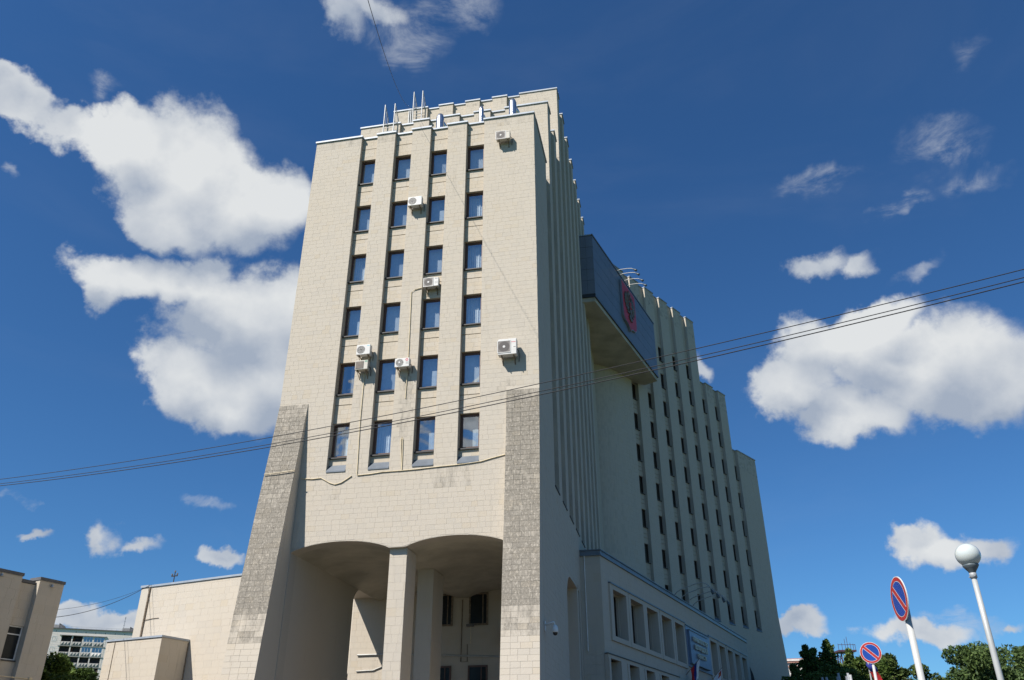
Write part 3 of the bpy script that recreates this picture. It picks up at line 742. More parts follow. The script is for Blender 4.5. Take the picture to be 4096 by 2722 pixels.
# lower storey stands a little forward
FQ = Frame(FP.o + nB * .2, wB, nB)
OPQ = [(-19.72, -17.95), (-16.5, -14.7), (-13.28, -11.5), (-10.1, -8.35)]
q0 = -20.0; ed = [q0 + .0] + [v for o_ in OPQ for v in o_] + [-5.6]
for a, b in zip(ed[0::2], ed[1::2]): part('pier', 'plain_stone', (FQ, a, b, 0, 7.35, -.199, 0))
part('entrance_wall', 'plain_stone', (FQ, q0, -5.6, 7.35, 7.55, -.199, 0)); part('entrance_wall', 'plain_stone', (FP, -20.0, 21, 0, 7.548, -.95, -.9))
part('ledge', 'dark_sill', (FQ, q0 - .03, -5.57, 7.55, 7.60, -.19, .05))
WQ = window_meshes(1.8, 3.0, .09, 'dark_brown_frame', .2, .08, 'brown_glass')
for a, b in OPQ:
    put_window(WQ, FQ, (a + b) / 2, 4.34, -.6, BLD, None)
    part('reveal', 'plain_stone', (FQ, b, b + .02, 4.3, 7.35, -1.1, -.2), (FQ, a - .02, a, 4.3, 7.35, -1.1, -.2))
    part('window_surround', 'plain_stone', (FQ, b, b + .28, 4.3, 7.35, 0, .05), (FQ, a - .28, a, 4.3, 7.35, 0, .05))
part('entrance_wall', 'plain_stone', (FP, -5.6, 21, 0, 7.55, -.89, 0))
part('canopy', 'cornice_metal', (FP, -5.5, 8, 6.9, 7.3, 0, 1.4))
m = MB(); m.tube([Fps(.93, 13.0, .05), Fps(.93, 7.7, .05)], .03); m.build('drain_pipe', 'white_frame', BLD)

# --- cables clipped to the end face
def cable(F, pts, r=.022, d=.035, mat='cable_sand', name='cable'):
    m = MB(); m.tube([F(a, z, d + (k[0] if k else 0)) for a, z, *k in pts], r, 5); return m.build(name, mat, BLD)
cable(FE, [(8.78, 19.2), (8.78, 16.6), (8.70, 14.0), (8.67, 13.96), (8.1, 13.98), (7.46, 14.04), (6.59, 14.04), (5.8, 14.06), (4.96, 14.1), (3.61, 14.15), (2.77, 14.22), (2.27, 14.34), (1.62, 14.47)])
cable(FE, [(11.5, 14.02), (11.26, 13.96), (10.9, 13.93), (10.46, 13.95), (10.0, 13.68), (9.75, 13.59), (9.45, 13.65), (9.2, 13.80), (8.95, 13.96)])
cable(FE, [(6.52, 14.08), (6.62, 15.2), (6.64, 15.62), (6.60, 15.72), (6.56, 15.6), (6.53, 14.9), (6.52, 14.08)], .02)
cable(FE, [(6.54, 19.8), (6.56, 21.4), (6.60, 23.7), (6.40, 23.84), (6.06, 23.9)])
cable(FE, [(6.55, 19.3), (6.56, 17.7)])
cable(FE, [(13.06, 14.1, .62), (12.5, 14.12, .62), (12.0, 14.16, .61), (11.56, 14.2, .6)])
for z0, z1 in ((7.6, 7.5),): cable(FE, [(12.6, z0, -12), (10.3, z0, -12), (8.3, z1, -12), (2.2, 7.2, -12)], .05, .05, 'grey_frame')
cable(FE, [(12.6, 6.75, -12), (11.6, 6.78, -12), (10.7, 7.1, -12), (9.7, 7.55, -12)], .03, .05, 'grey_frame')
cable(FE, [(6.55, 10.4, -12), (6.57, 7.1, -12), (6.2, 7.1, -12), (6.22, 8.0, -12)], .03, .05, 'bracket_rust', 'pipe')

# ------------------------------------------------------------------ coat of arms
ARM = empty('coat_of_arms', FX(0, 38.5, .1), 'red shield with dark double-headed eagle fixed to the blue metal box', 'emblem')
def flat(mb, F, pts, d0, d1):
    mb.extrude([F(x, z, d1) for x, z in pts], -(F.n.to_3d()) * (d1 - d0))
shield = [(-1.95, 43.3), (1.95, 43.3), (1.95, 39.75), (1.85, 39.35), (1.5, 39.08), (.75, 38.98), (.25, 38.75), (0, 38.45), (-.25, 38.75), (-.75, 38.98), (-1.5, 39.08), (-1.85, 39.35), (-1.95, 39.75)]
m = MB(); flat(m, FX, shield, .02, .20); m.build('rim', 'shield_rim', ARM)
m = MB(); flat(m, FX, [(x * .965, 41 + (z - 41) * .965) for x, z in shield], .20, .215); m.build('field', 'heraldic_red', ARM)
CX = 41.1; ES = .86
def rel(name, mat, pts, d0, d1):
    m = MB(); flat(m, FX, [(x * ES, CX + z * ES) for x, z in pts], d0, d1)
    return m.build(name, mat, ARM)
rel('body', 'eagle_grey', [(-.38, .75), (.38, .75), (.46, .1), (.3, -.6), (.12, -.95), (-.12, -.95), (-.3, -.6), (-.46, .1)], .216, .34)
wing = [(.34, .55), (.62, .95), (.66, 1.45), (.86, 1.15), (.98, 1.62), (1.12, 1.12), (1.32, 1.45), (1.40, .92), (1.66, 1.05), (1.60, .55), (1.74, .45), (1.58, .12), (1.66, -.12), (1.42, -.26), (1.42, -.55), (1.16, -.5), (1.05, -.85), (.84, -.58), (.66, -.9), (.52, -.45), (.36, -.2)]
rel('wing', 'eagle_grey', wing, .216, .29); rel('wing', 'eagle_grey', [(-x, z) for x, z in wing], .216, .29)
for s_ in (1, -1):
    rel('wing_base', 'eagle_grey', [(s_ * x, z) for x, z in ((.2, .62), (.5, .9), (1.3, .98), (1.5, .3), (1.3, -.3), (.9, -.55), (.3, -.45))], .2155, .262)
    for (x0, z0, x1, z1) in ((.6, .5, .95, 1.3), (.75, .35, 1.3, 1.05), (.8, .1, 1.5, .55), (.75, -.1, 1.45, .0), (.65, -.3, 1.1, -.6)):
        m = MB(); m.tube([FX(s_ * x0 * ES, CX + z0 * ES, .30), FX(s_ * x1 * ES, CX + z1 * ES, .30)], .05, 5, .015); m.build('feather', 'eagle_pale', ARM)
    hd = [(.1, .72), (.3, .8), (.34, 1.05), (.24, 1.22), (.3, 1.36), (.5, 1.38), (.74, 1.24), (.52, 1.2), (.5, .98), (.42, .7)]
    rel('head', 'eagle_grey', [(s_ * x, z) for x, z in hd], .216, .33)
    rel('crown', 'eagle_pale', [(s_ * x, z) for x, z in ((.26, 1.42), (.54, 1.42), (.6, 1.66), (.48, 1.56), (.4, 1.7), (.32, 1.56), (.2, 1.66))], .216, .30)
    leg = [(.22, -.45), (.5, -.75), (.86, -.82), (.98, -1.05), (.76, -.98), (.7, -1.14), (.58, -.96), (.36, -.92), (.16, -.7)]
    rel('leg', 'eagle_grey', [(s_ * x, z) for x, z in leg], .216, .30)
rel('crown', 'eagle_pale', [(-.22, 1.62), (.22, 1.62), (.32, 1.98), (.14, 1.84), (0, 2.08), (-.14, 1.84), (-.32, 1.98)], .216, .32)
rel('tail', 'eagle_grey', [(-.14, -.8), (.14, -.8), (.34, -1.25), (.62, -1.45), (.4, -1.5), (.46, -1.75), (.2, -1.62), (0, -1.9), (-.2, -1.62), (-.46, -1.75), (-.4, -1.5), (-.62, -1.45), (-.34, -1.25)], .216, .31)
rel('breast_shield', 'flag_red', [(-.3, .5), (.3, .5), (.3, -.15), (0, -.36), (-.3, -.15)], .34, .37)
rel('rider', 'eagle_pale', [(-.22, -.1), (-.12, .1), (-.06, .38), (.08, .42), (.06, .2), (.22, .12), (.2, -.06), (.06, -.02), (0, -.16), (-.08, -.02)], .37, .39)

def lamp_arm(pts, label, cat, group, nm):
    r = empty(nm, pts[0], label, cat, group)
    m = MB(); m.tube(pts, .035, 6); m.build('arm', 'pole_grey', r, True)
    e = Vector(pts[-1]); d = (e - Vector(pts[-2])).normalized()
    m = MB(); m.tube([e - d * .05, e + d * .10], .05, 8, .09); m.tube([e + d * .10, e + d * .34], .10, 8, .12); m.build('lamp_head', 'lamp_base_grey', r, True)
for x, nm in ((-2.32, 'leftmost of the four lamp arms above the red shield'), (-1.52, 'second from left of the four lamp arms above the red shield'), (-.31, 'third from left of the four lamp arms above the red shield'), (.68, 'rightmost of the four lamp arms above the red shield')):
    lamp_arm([FX(x, 44.0, -.1), FX(x, 44.06, .3), FX(x, 43.98, 1.0), FX(x, 43.86, 1.45), FX(x, 43.72, 1.62)], 'straight thin ' + nm, 'lamp', 'lamp arms lighting the shield', 'lamp_arm')
for x, nm in ((-4.26, 'leftmost'), (-2.55, 'second from left'), (-.75, 'third from left'), (.81, 'rightmost')):
    lamp_arm([FP(x, 13.3, -.02), FP(x, 13.55, .2), FP(x, 13.74, .55), FP(x, 13.90, 1.15), FP(x, 14.04, 1.7), FP(x, 14.09, 2.15), FP(x, 13.96, 2.5), FP(x, 13.72, 2.72), FP(x, 13.52, 2.80)], nm + ' of the four curved lamp arms rising from the entrance roof edge', 'lamp', 'curved lamp arms over the entrance sign', 'lamp_arm')

# ------------------------------------------------------------------ sign with raised letters
SG = empty('wall_sign', FP(1.1, 8.6, .1), 'blue grey metal sign with raised pale Cyrillic letters above the entrance flags', 'sign')
m = MB(); m.box(FP, -2.40, 4.74, 8.62, 11.50, .005, .12); m.build('back_panel', 'sign_blue', SG)
m = MB(); m.box(FP, -2.05, 3.35, 8.86, 11.18, .12, .30); m.build('front_panel', 'sign_blue', SG)
m = MB(); m.box(FP, -2.45, 4.78, 11.50, 11.56, .005, .2); m.box(FP, -2.1, 3.4, 11.18, 11.23, .12, .36); m.box(FP, -2.1, 3.4, 8.81, 8.86, .12, .36); m.build('flashing', 'cornice_metal', SG)
dg = None
for word, x0, x1, z0, z1 in (('ПРАВИТЕЛЬСТВО', -1.45, 2.88, 10.47, 10.80), ('ВОЛОГОДСКОЙ', -1.08, 2.62, 9.93, 10.26), ('ОБЛАСТИ', -.48, 1.92, 9.36, 9.69)):
    cu = bpy.data.curves.new('lettering', 'FONT'); cu.body = word; cu.extrude = .045; cu.fill_mode = 'BOTH'; cu.resolution_u = 4
    ob = bpy.data.objects.new('lettering', cu); COL.objects.link(ob); bpy.context.view_layer.update()
    me = bpy.data.meshes.new_from_object(ob.evaluated_get(bpy.context.evaluated_depsgraph_get())); bpy.data.objects.remove(ob)
    vx = [v.co.x for v in me.vertices]; vy = [v.co.y for v in me.vertices if 1]
    capy = max(v.co.y for v in me.vertices if 1) if word != 'ВОЛОГОДСКОЙ' else .70
    w0, w1 = min(vx), max(vx)
    for v in me.vertices:
        a = x0 + (v.co.x - w0) / (w1 - w0) * (x1 - x0); z = z0 + v.co.y / capy * (z1 - z0)
        v.co = FP(a, z, .40 + v.co.z) - ORG[SG.name]
    me.materials.append(MAT['letter_gold']); o = bpy.data.objects.new('lettering', me); o.parent = SG; COL.objects.link(o)

# ------------------------------------------------------------------ flags on the entrance
def wall_flag(x, label, red_arms):
    r = empty('flag', FP(x, 8.0, 0), label, 'flag', 'flags on slanting poles at the entrance')
    b, e = FP(x, 7.95, 0), FP(x, 9.05, 1.18); m = MB(); m.tube([b, e], .022, 6); m.build('pole', 'bracket_rust', r)
    def P(s, q):      # s along the pole from foot to tip, q down the cloth
        h = b.lerp(e, .34 + .64 * s)
        return h + wB.to_3d() * (.10 * q + .16 * sin(q * 5 + s * 4) * q + .5 * q * (s - .4)) + nB.to_3d() * (-.42 * q * (s - .1) + .05 * sin(q * 7 + s * 6) * q) + Vector((0, 0, -1.25 * q))
    def sheet(s0, s1, q0, q1, off=0.):
        m = MB(); A, B = 8, 14
        for i in range(A):
            for j in range(B):
                sa, sb = s0 + (s1 - s0) * i / A, s0 + (s1 - s0) * (i + 1) / A; qa, qb = q0 + (q1 - q0) * j / B, q0 + (q1 - q0) * (j + 1) / B
                m.poly([P(sa, qa) + nB.to_3d() * off, P(sb, qa) + nB.to_3d() * off, P(sb, qb) + nB.to_3d() * off, P(sa, qb) + nB.to_3d() * off])
        return m
    if red_arms:
        sheet(0, 1, 0, 1).build('cloth', 'flag_white', r, True); c = sheet(.55, .92, .08, .38, .012).build('red_arms', 'flag_red', r, True); sheet(.68, .8, .15, .3, .02).build('gold_mark', 'gold_cloth', r, True)
        sheet(0, 1, .82, 1, .006).build('red_hem', 'flag_red', r, True)
    else:
        sheet(0, .36, 0, 1).build('red_stripe', 'flag_red', r, True); sheet(.36, .66, 0, 1).build('blue_stripe', 'flag_blue', r, True); sheet(.66, 1, 0, 1).build('white_stripe', 'flag_white', r, True)
wall_flag(-3.1, 'white, blue and red striped flag on slanting pole below the sign', False)
wall_flag(3.7, 'white flag with small red arms on slanting pole beside the sign', True)

# ------------------------------------------------------------------ air conditioners
def aircon(u, z, w, h, dep, off, label, style, base=0.):
    r = empty('air_conditioner', FE(u, z, base), label, 'air conditioner', 'outdoor units on the end wall', FE.rot)
    m = MB(); m.box(LF, -w / 2, w / 2, 0, h, off, off + dep); 
    c = local('casing', m, 'ac_cream' if style in (0, 4) else 'ac_white', r)
    bv = c.modifiers.new('bevel', 'BEVEL'); bv.width = .018; bv.segments = 2
    D = off + dep; fx = -w * .17; fr = min(h * .42, w * .30); cz = h * .5
    m = MB(); u_, w_ = Vector((1, 0, 0)), Vector((0, 0, 1)); hole = MB()
    if style in (0, 2, 6):
        q = fr * 1.1
        m.box(LF, fx - q, fx + q, cz - q, cz + q, D, D + .012); local('fan_recess', m, 'ac_grille', r)
        hole.disc(LF(fx, cz, D + .014), u_, w_, fr); local('fan', hole, 'ac_dark', r)
        m = MB(); 
        for (a0, a1, z0, z1) in ((fx - q - .03, fx - q, cz - q - .03, cz + q + .03), (fx + q, fx + q + .03, cz - q - .03, cz + q + .03), (fx - q, fx + q, cz + q, cz + q + .03), (fx - q, fx + q, cz - q - .03, cz - q)): m.box(LF, a0, a1, z0, z1, D, D + .02)
        local('fan_guard', m, 'ac_white', r)
    elif style == 4:
        m.box(LF, -w / 2 + .04, w * .18, .05, h - .06, D, D + .012); local('grille', m, 'ac_grille', r)
        m = MB()
        for i in range(9): m.box(LF, -w / 2 + .05 + i * .045, -w / 2 + .065 + i * .045, .06, h - .07, D + .012, D + .02)
        local('louvre', m, 'bracket_rust', r)
    else:
        hole.disc(LF(fx, cz, D + .004), u_, w_, fr); local('fan', hole, 'ac_dark', r)
        m = MB()
        for k in (.35, .55, .75, .95): m.disc(LF(fx, cz, D + .012), u_, w_, fr * k, 28, fr * k - .010)
        for k in range(6): m.tube([LF(fx, cz, D + .01), LF(fx + fr * cos(k * pi / 3 + .3), cz + fr * sin(k * pi / 3 + .3), D + .01)], .005, 4)
        local('fan_guard', m, 'ac_white', r)
    hb = MB(); hb.disc(LF(fx, cz, D + .022), u_, w_, fr * (.24 if style in (0, 2, 5, 6) else .1), 16); local('fan_hub', hb, 'ac_white' if style in (0, 2, 5, 6) else 'ac_grille', r)
    mk = MB()
    if style == 5:
        for k in range(6): mk.disc(LF(w * .33 + .055 * cos(k * pi / 3), h * .78 + .055 * sin(k * pi / 3), D + .003), u_, w_, .026, 8)
        local('red_flower_mark', mk, 'ac_red', r)
    else:
        if style == 6: mk.box(LF, w * .22, w * .46, h * .76, h * .79, D, D + .003)
        elif style == 4: mk.box(LF, w * .26, w * .46, h * .8, h * .92, D, D + .003)
        else: mk.box(LF, w * .26, w * .44, h * .84, h * .9, D, D + .003)
        local('maker_mark', mk, {6: 'ac_red', 4: 'ac_green', 3: 'ac_cyan', 1: 'ac_cyan'}.get(style, 'ac_grille'), r)
    if style in (6, 2, 5):
        mk = MB(); mk.box(LF, w * .34, w * .46, h * .44, h * .47, D, D + .003) if style == 6 else [mk.box(LF, w * .26, w * .46, h * (.3 + .1 * i), h * (.325 + .1 * i), D, D + .002) for i in range(3)]
        local('rating_plate', mk, 'ac_grille', r)
    for s_ in (-.33, .33):
        b = MB(); x = w * s_
        b.box(LF, x - .018, x + .018, -.045, -.003, 0, D + .02); b.box(LF, x - .02, x + .02, -.34, 0, 0, .02)
        b.tube([LF(x, -.32, .02), LF(x, -.03, D - .04)], .015, 5); local('bracket', b, 'bracket_rust', r)
    b = MB(); b.tube([LF(w / 2, h * .35, D - .15), LF(w / 2 + .07, h * .3, D - .2), LF(w / 2 + .09, h * .05, off), LF(w / 2 + .03, -.2, .03)], .018, 5); local('refrigerant_pipe', b, 'wire_black', r)
aircon(1.69, 32.88, .78, .56, .26, .17, 'air conditioner highest on the end wall, right of the top window row', 0)
aircon(6.60, 29.02, .78, .58, .28, .16, 'air conditioner between second and third window columns near the top', 1)
aircon(5.53, 23.86, .80, .52, .28, .14, 'air conditioner hanging just under a window in the third column', 2, -.25)
aircon(8.79, 20.11, .72, .55, .27, .17, 'upper of two stacked air conditioners beside the first window column', 3)
aircon(8.81, 19.28, .66, .50, .28, .17, 'lower of two stacked air conditioners, with a square brown grille', 4)
aircon(6.71, 19.22, .74, .47, .28, .17, 'white air conditioner with a red flower mark beside second window column', 5)
aircon(1.44, 19.33, .90, .84, .34, .18, 'largest air conditioner, on the blank stone above the right buttress', 6)
r = empty('air_conditioner', FE(3.62, 8.0, -11.98), 'dim air conditioner in shade at the back of the arched passage', 'air conditioner', None, FE.rot)
m = MB(); m.box(LF, -.45, .45, 0, .75, .1, .4); local('casing', m, 'ac_cream', r); m = MB(); m.disc(LF(-.1, .38, .405), (1, 0, 0), (0, 0, 1), .3); local('fan', m, 'ac_dark', r); m = MB(); m.box(LF, -.5, .5, -.06, -.01, 0, .4); local('bracket', m, 'bracket_rust', r)

# ------------------------------------------------------------------ security cameras
r = empty('security_camera', FL(.02, 7.05, 0), 'white dome security camera on bracket at the corner of the right buttress', 'camera')
m = MB(); m.box(FL, -.10, .12, 6.78, 7.16, .018, .05); m.build('wall_plate', 'camera_white', r)
a0 = FL(.02, 7.02, .05); a1 = FL(.02, 7.12, .40); a2 = FL(.02, 7.0, .44)
m = MB(); m.tube([a0, a1, a2], .05, 8, .035); m.build('arm', 'camera_white', r, True)
cx, cy = a2.x, a2.y
m = MB(); m.lathe([(.03, 7.0), (.07, 6.99), (.10, 6.94), (.125, 6.84), (.132, 6.73), (.11, 6.71)], (cx, cy, 0), 20); m.build('housing', 'camera_white', r, True)
m = MB(); m.lathe([(.10, 6.715), (.095, 6.66), (.065, 6.61), (.02, 6.59), (0.001, 6.588)], (cx, cy, 0), 20); m.build('dome', 'black_dome', r, True)
r = empty('security_camera', FE(6.0, 8.0, -11.95), 'small dark camera on a pipe at the back of the passage', 'camera', None, FE.rot)
m = MB(); m.box(LF, -.22, .18, .9, 1.02, .15, .35); local('housing', m, 'ac_grille', r); m = MB(); m.tube([LF(0, .9, .2), LF(0, 0, .1)], .02, 5); local('arm', m, 'cable_sand', r)

# ------------------------------------------------------------------ roof: ducts and ladders
for u, ztop, rad_, lab in ((7.12, 40.7, .26, 'widest steel vent duct, leftmost of three on the lowest roof step'), (4.30, 40.9, .16, 'thin steel vent duct, middle of three on the lowest roof step'), (2.18, 41.1, .25, 'steel vent duct nearest the right corner on the lowest roof step')):
    p_ = FE(u, Z1, -5.05); r = empty('vent_duct', p_, lab, 'vent duct', 'steel ducts on the roof step')
    m = MB(); m.lathe([(rad_, 0), (rad_, ztop - Z1 - .25), (rad_ * .7, ztop - Z1), (.001, ztop - Z1 + .01)], p_, 20); m.build('pipe', 'duct_steel', r, True)
    m = MB(); [m.lathe([(rad_ + .012, q), (rad_ + .02, q + .03), (rad_ + .012, q + .06)], p_, 20) for q in (1.2, 2.5, 3.8, 5.0)]; m.build('joint_band', 'duct_steel', r, True)
    m = MB(); q = FE(u - rad_ * .6, ztop - .75, -5.4); m.tube([FE(u, ztop - .5, -5.05), FE(u - rad_ * .9, ztop - .75, -5.45), FE(u - rad_, ztop - 1.4, -5.9)], rad_ * .75, 12); m.build('elbow', 'duct_steel', r, True)
def ladder(u, w, z0, z1, zr, lab):
    r = empty('roof_ladder', FE(u, z0, -w + .3), lab, 'ladder', 'ladders between the roof steps')
    m = MB(); [m.tube([FE(u + s_ * .36, z0, -w + .28), FE(u + s_ * .36, z1, -w + .28)], .045, 6) for s_ in (-1, 1)]; m.build('stile', 'ladder_paint', r)
    z = z0 + .25; m = MB()
    while z < zr + .1: m.tube([FE(u - .36, z, -w + .28), FE(u + .36, z, -w + .28)], .02, 5); z += .32
    m.build('rung', 'ladder_paint', r)
    m = MB()
    for s_ in (-1, 1):
        m.tube([FE(u + s_ * .36, z1 - .03, -w + .28), FE(u + s_ * .36, zr + .25, -w - 1.25)], .03, 5)
        for k in (.2, .4, .6, .8): q = FE(u + s_ * .36, zr + .1, -w + .28 - 1.53 * k); m.tube([q, Vector((q.x, q.y, z1 - .03 + (zr + .25 - z1) * k))], .018, 5)
        m.tube([FE(u + s_ * .36, zr + .13, -w + .28), FE(u + s_ * .36, zr + .13, -w - 1.25)], .02, 5)
    m.build('handrail', 'ladder_paint', r)
ladder(11.0, 5.95, Z1, 43.0, Z2, 'roof ladder to the middle step, at the left end of the roof')
ladder(11.0, 11.55, Z2, 49.7, Z3, 'roof ladder to the topmost step, behind the lower ladder')
m = MB(); m.tube([FE(11.75, Z2, -11.5), FE(11.75, Z3 - .1, -11.5)], .05, 6); m.tube([FE(11.6, Z2, -11.5), FE(11.6, Z3 - .1, -11.5)], .05, 6); m.build('pipe', 'ladder_paint', BLD)

# ------------------------------------------------------------------ overhead wires
def wire(p0, p1, sag, r, lab, grp):
    p0, p1 = Vector(p0), Vector(p1); n_ = 40; pts = []
    for i in range(n_ + 1):
        q = i / n_; pts.append(p0.lerp(p1, q) - Vector((0, 0, sag * 4 * q * (1 - q))))
    m = MB(); m.tube(pts, r, 5); return m.thing('overhead_wire', 'wire_black', lab, 'wire', grp)
def ext(a, b, k0, k1):
    a, b = Vector(a), Vector(b); return a + (b - a) * k0, a + (b - a) * k1
k_up, k_mid, k_low = 1.08, 1.20, 1.22
for (a, b, sg, lab, r_) in (((-14.45, 22.14, 9.0), (8.52, 11.46, 9.0), k_up, 'uppermost of three dark wires crossing in front of the building', .0085), ((-14.66, 22.53, 9.0), (8.67, 11.71, 9.0), k_mid, 'middle of three dark wires crossing in front of the building', .0085), ((-14.77, 22.72, 9.0), (8.74, 11.85, 9.0), k_low, 'lowest of three dark wires crossing in front of the building', .0105)):
    p0, p1 = ext(a, b, -.35, 1.35); p0.z = p1.z = 9.0 + sg * (1 - 1 / 2.89); wire(p0, p1, sg, r_, lab, 'wires crossing in front of the building')
wire(FE(11.3, 48.9, -11.9), (-2.5, 8.5, 13.2), 1.5, .0075, 'single thin wire dropping from the top roof ladder overhead', None)
wire(FA(18.9, 13.55, .05), FLB(-.3, 10.0, -.5), .45, .018, 'thick cable sagging from the annex roof to the left block', 'cables between annex and left block')
wire(FA(18.6, 13.6, .05), FLB(-.3, 10.45, -.5), .35, .010, 'thin cable just above the thick one at the annex roof', 'cables between annex and left block')

# ------------------------------------------------------------------ annex behind the building, on the left
AX = empty('annex_building', FA(15, 0, 0), 'low cream annex hall with plain walls behind the left buttress', 'building')
def apart(name, mat, *bx):
    for b in bx:
        m = MB(); m.box(*b); o = m.build(name, mat, AX)
    return o
apart('wall', 'annex_render', (FA, -2, 18.75, 6.9, 13.45, -.4, 0), (FA, 18.75, 19.5, 0, 13.45, -.4, .06), (FA, 14.1, 18.75, 0, 6.9, -.4, 0))
apart('wall', 'plain_stone', (FA, -2, 14.1, 0, 6.9, -.9, -.5), (FA, -2, 19.5, 0, 13.4, -14, -.9), (FA, 18.0, 19.5, 0, 13.4, -.9, -.4))
for a in (9.2, 10.6, 12.0, 13.3): apart('pilaster', 'annex_render', (FA, a, a + .5, 0, 6.9, -.5, -.15))
tl = MB(); tiles(tl, FA, -2, 18.6, 6.95, 13.4, tw=.62, th=.42, rnd=rr); tiles(tl, FA, 14.06, 19.05, 3, 9.48, tw=.62, th=.42, d=2.33, rnd=rr)
tiles(tl, Frame(FA.o + FA.ax * 14.06, FA.n, -FA.ax), .03, 2.33, 3, 9.48, tw=.62, th=.42, rnd=rr); tl.build('stone_cladding', 'cladding', AX, stuff=True)
apart('ledge', 'dark_sill', (FA, -2, 14.05, 6.84, 6.9, -.5, .03))
apart('coping', 'coping_metal', (FA, -2, 18.8, 13.45, 13.58, -.7, .08)); apart('coping', 'coping_metal', (FA, 18.8, 19.56, 13.45, 13.6, -.7, .13))
m = MB(); m.tube([FA(18.68, 13.4, .06), FA(18.68, 3, .06)], .07, 8); m.tube([FA(18.6, 11.2, .05), FA(17.9, 11.25, .03), FA(17.3, 11.25, .03)], .02, 5); m.build('drain_pipe', 'bracket_rust', AX)
apart('porch_wall', 'annex_render', (FA, 14.06, 19.05, 0, 9.5, .03, 2.33))
apart('coping', 'coping_metal', (FA, 14.0, 19.1, 9.5, 9.62, .02, 2.4))
m = MB(); m.tube([FA(18.25, 9.5, 2.36), FA(18.2, 7.5, 2.36), FA(18.25, 3, 2.36)], .018, 5); m.build('cable', 'bracket_rust', AX)
m = MB(); m.tube([FA(14.05, 9.4, .08), FA(14.05, 6.9, .08)], .035, 6); m.build('drain_pipe', 'bracket_rust', AX)
r = empty('insulator_post', FA(16.9, 13.58, -.3), 'small black cross-armed insulator post on the annex roof edge', 'insulator post')
m = MB(); m.tube([FA(16.9, 13.58, -.3), FA(16.9, 14.35, -.3)], .035, 6); m.build('post', 'wire_black', r)
m = MB(); m.box(FA, 16.62, 17.18, 14.08, 14.15, -.33, -.27); m.build('crossarm', 'wire_black', r)
for a in (16.65, 17.15, 16.9):
    m = MB(); m.lathe([(.03, 0), (.06, .05), (.05, .14), (.001, .16)], FA(a, 14.15 if a != 16.9 else 14.35, -.3), 8); m.build('insulator', 'ac_grille', r)

# ------------------------------------------------------------------ neighbouring block at the left edge
LB = empty('side_building', FLB(-3, 0, 0), 'shaded stone block with one window at the left edge of the view', 'building')
def lpart(name, mat, *bx):
    for b in bx:
        m = MB(); m.box(*b); o = m.build(name, mat, LB)
    return o
lpart('wall', 'plain_stone', (FLB, -14, 0, 0, 11.7, -12, -.75))
tl = MB()
for a, b in ((-1.62, 0), (-6.0, -2.76)):
    lpart('pilaster', 'joint_stone', (FLB, a, b, 0, 11.95, -.75, 0)); tiles(tl, FLB, a, b, 4, 11.9, tw=.75, th=.55, rnd=rr); lpart('coping', 'roof_dark', (FLB, a - .04, b + .04, 11.95, 12.12, -.9, .06))
lpart('spandrel', 'joint_stone', (FLB, -2.76, -1.62, 9.3, 11.68, -.75, -.35), (FLB, -2.76, -1.62, 0, 7.45, -.75, -.35)); tiles(tl, FLB, -2.76, -1.62, 9.3, 9.7, tw=.75, th=.5, d=-.35, rnd=rr); tiles(tl, FLB, -2.76, -1.62, 9.73, 11.68, tw=.75, th=.5, d=-.35, rnd=rr); tiles(tl, FLB, -2.76, -1.62, 4, 7.4, tw=.75, th=.5, d=-.35, rnd=rr)
lpart('coping', 'roof_dark', (FLB, -2.7, -1.68, 11.7, 11.88, -.9, -.28))
tl.build('stone_cladding', 'cladding', LB, stuff=True)
wm = window_meshes(1.12, 1.85, .07, 'white_frame', 0, .08, 'dim_glass'); w = put_window(wm, FLB, -2.19, 7.45, -.44, LB, None)
m = MB(); m.box(LF, -.5, .5, 1.36, 1.42, -.07, .005); local('transom', m, 'white_frame', w)
lpart('sill', 'dark_sill', (FLB, -2.74, -1.64, 7.38, 7.45, -.5, -.28))
for a, z in ((-.82, 11.78), (-4.08, 11.83)):
    m = MB(); m.tube([FLB(a, z, 0), FLB(a, z, .1), FLB(a, z - .12, .1)], .05, 8, .09); m.build('floodlight', 'sign_back', LB)
m = MB(); m.tube([FLB(-6, 6.55, .03), FLB(-.8, 6.55, .03)], .03, 5); m.box(FLB, -.8, -.6, 6.5, 6.62, .02, .1); m.build('pipe', 'cable_sand', LB)

# ------------------------------------------------------------------ far apartment block
az_ = rad(68); FF = Frame((-116.22, 221.34), (sin(az_), cos(az_)), (cos(az_), -sin(az_)))
AP = empty('apartment_block', FF(5, 0, -6), 'white brick apartment block with glazed balconies beyond the left trees', 'building')
def ppart(name, mat, *bx):
    for b in bx:
        m = MB(); m.box(*b); o = m.build(name, mat, AP)
    return o
ppart('wall', 'silicate_brick', (FF, -22, -.35, 0, 35.3, -14, 0), (FF, 10.5, 30, 0, 35.3, -14, 0), (FF, -.35, 10.5, 33.75, 35.3, -14, 0), (FF, -.35, 10.5, 0, 33.75, -14, -1.5))
ppart('roof_edge', 'roof_dark', (FF, -22.2, 30.2, 35.3, 35.52, -14.2, .25))
bays = [(0, 2.36), (2.64, 4.92), (5.2, 7.4), (7.66, 10.1)]
for a in (-.35, 2.36, 4.92, 7.40, 10.1): ppart('pier', 'silicate_brick', (FF, a, a + (.28 if a > 0 else .35) + (.12 if a > 10 else 0), 10, 33.75, -1.4, .02))
ppart('slab', 'concrete', (FF, -.5, 10.6, 33.75, 33.9, -1.4, .25))
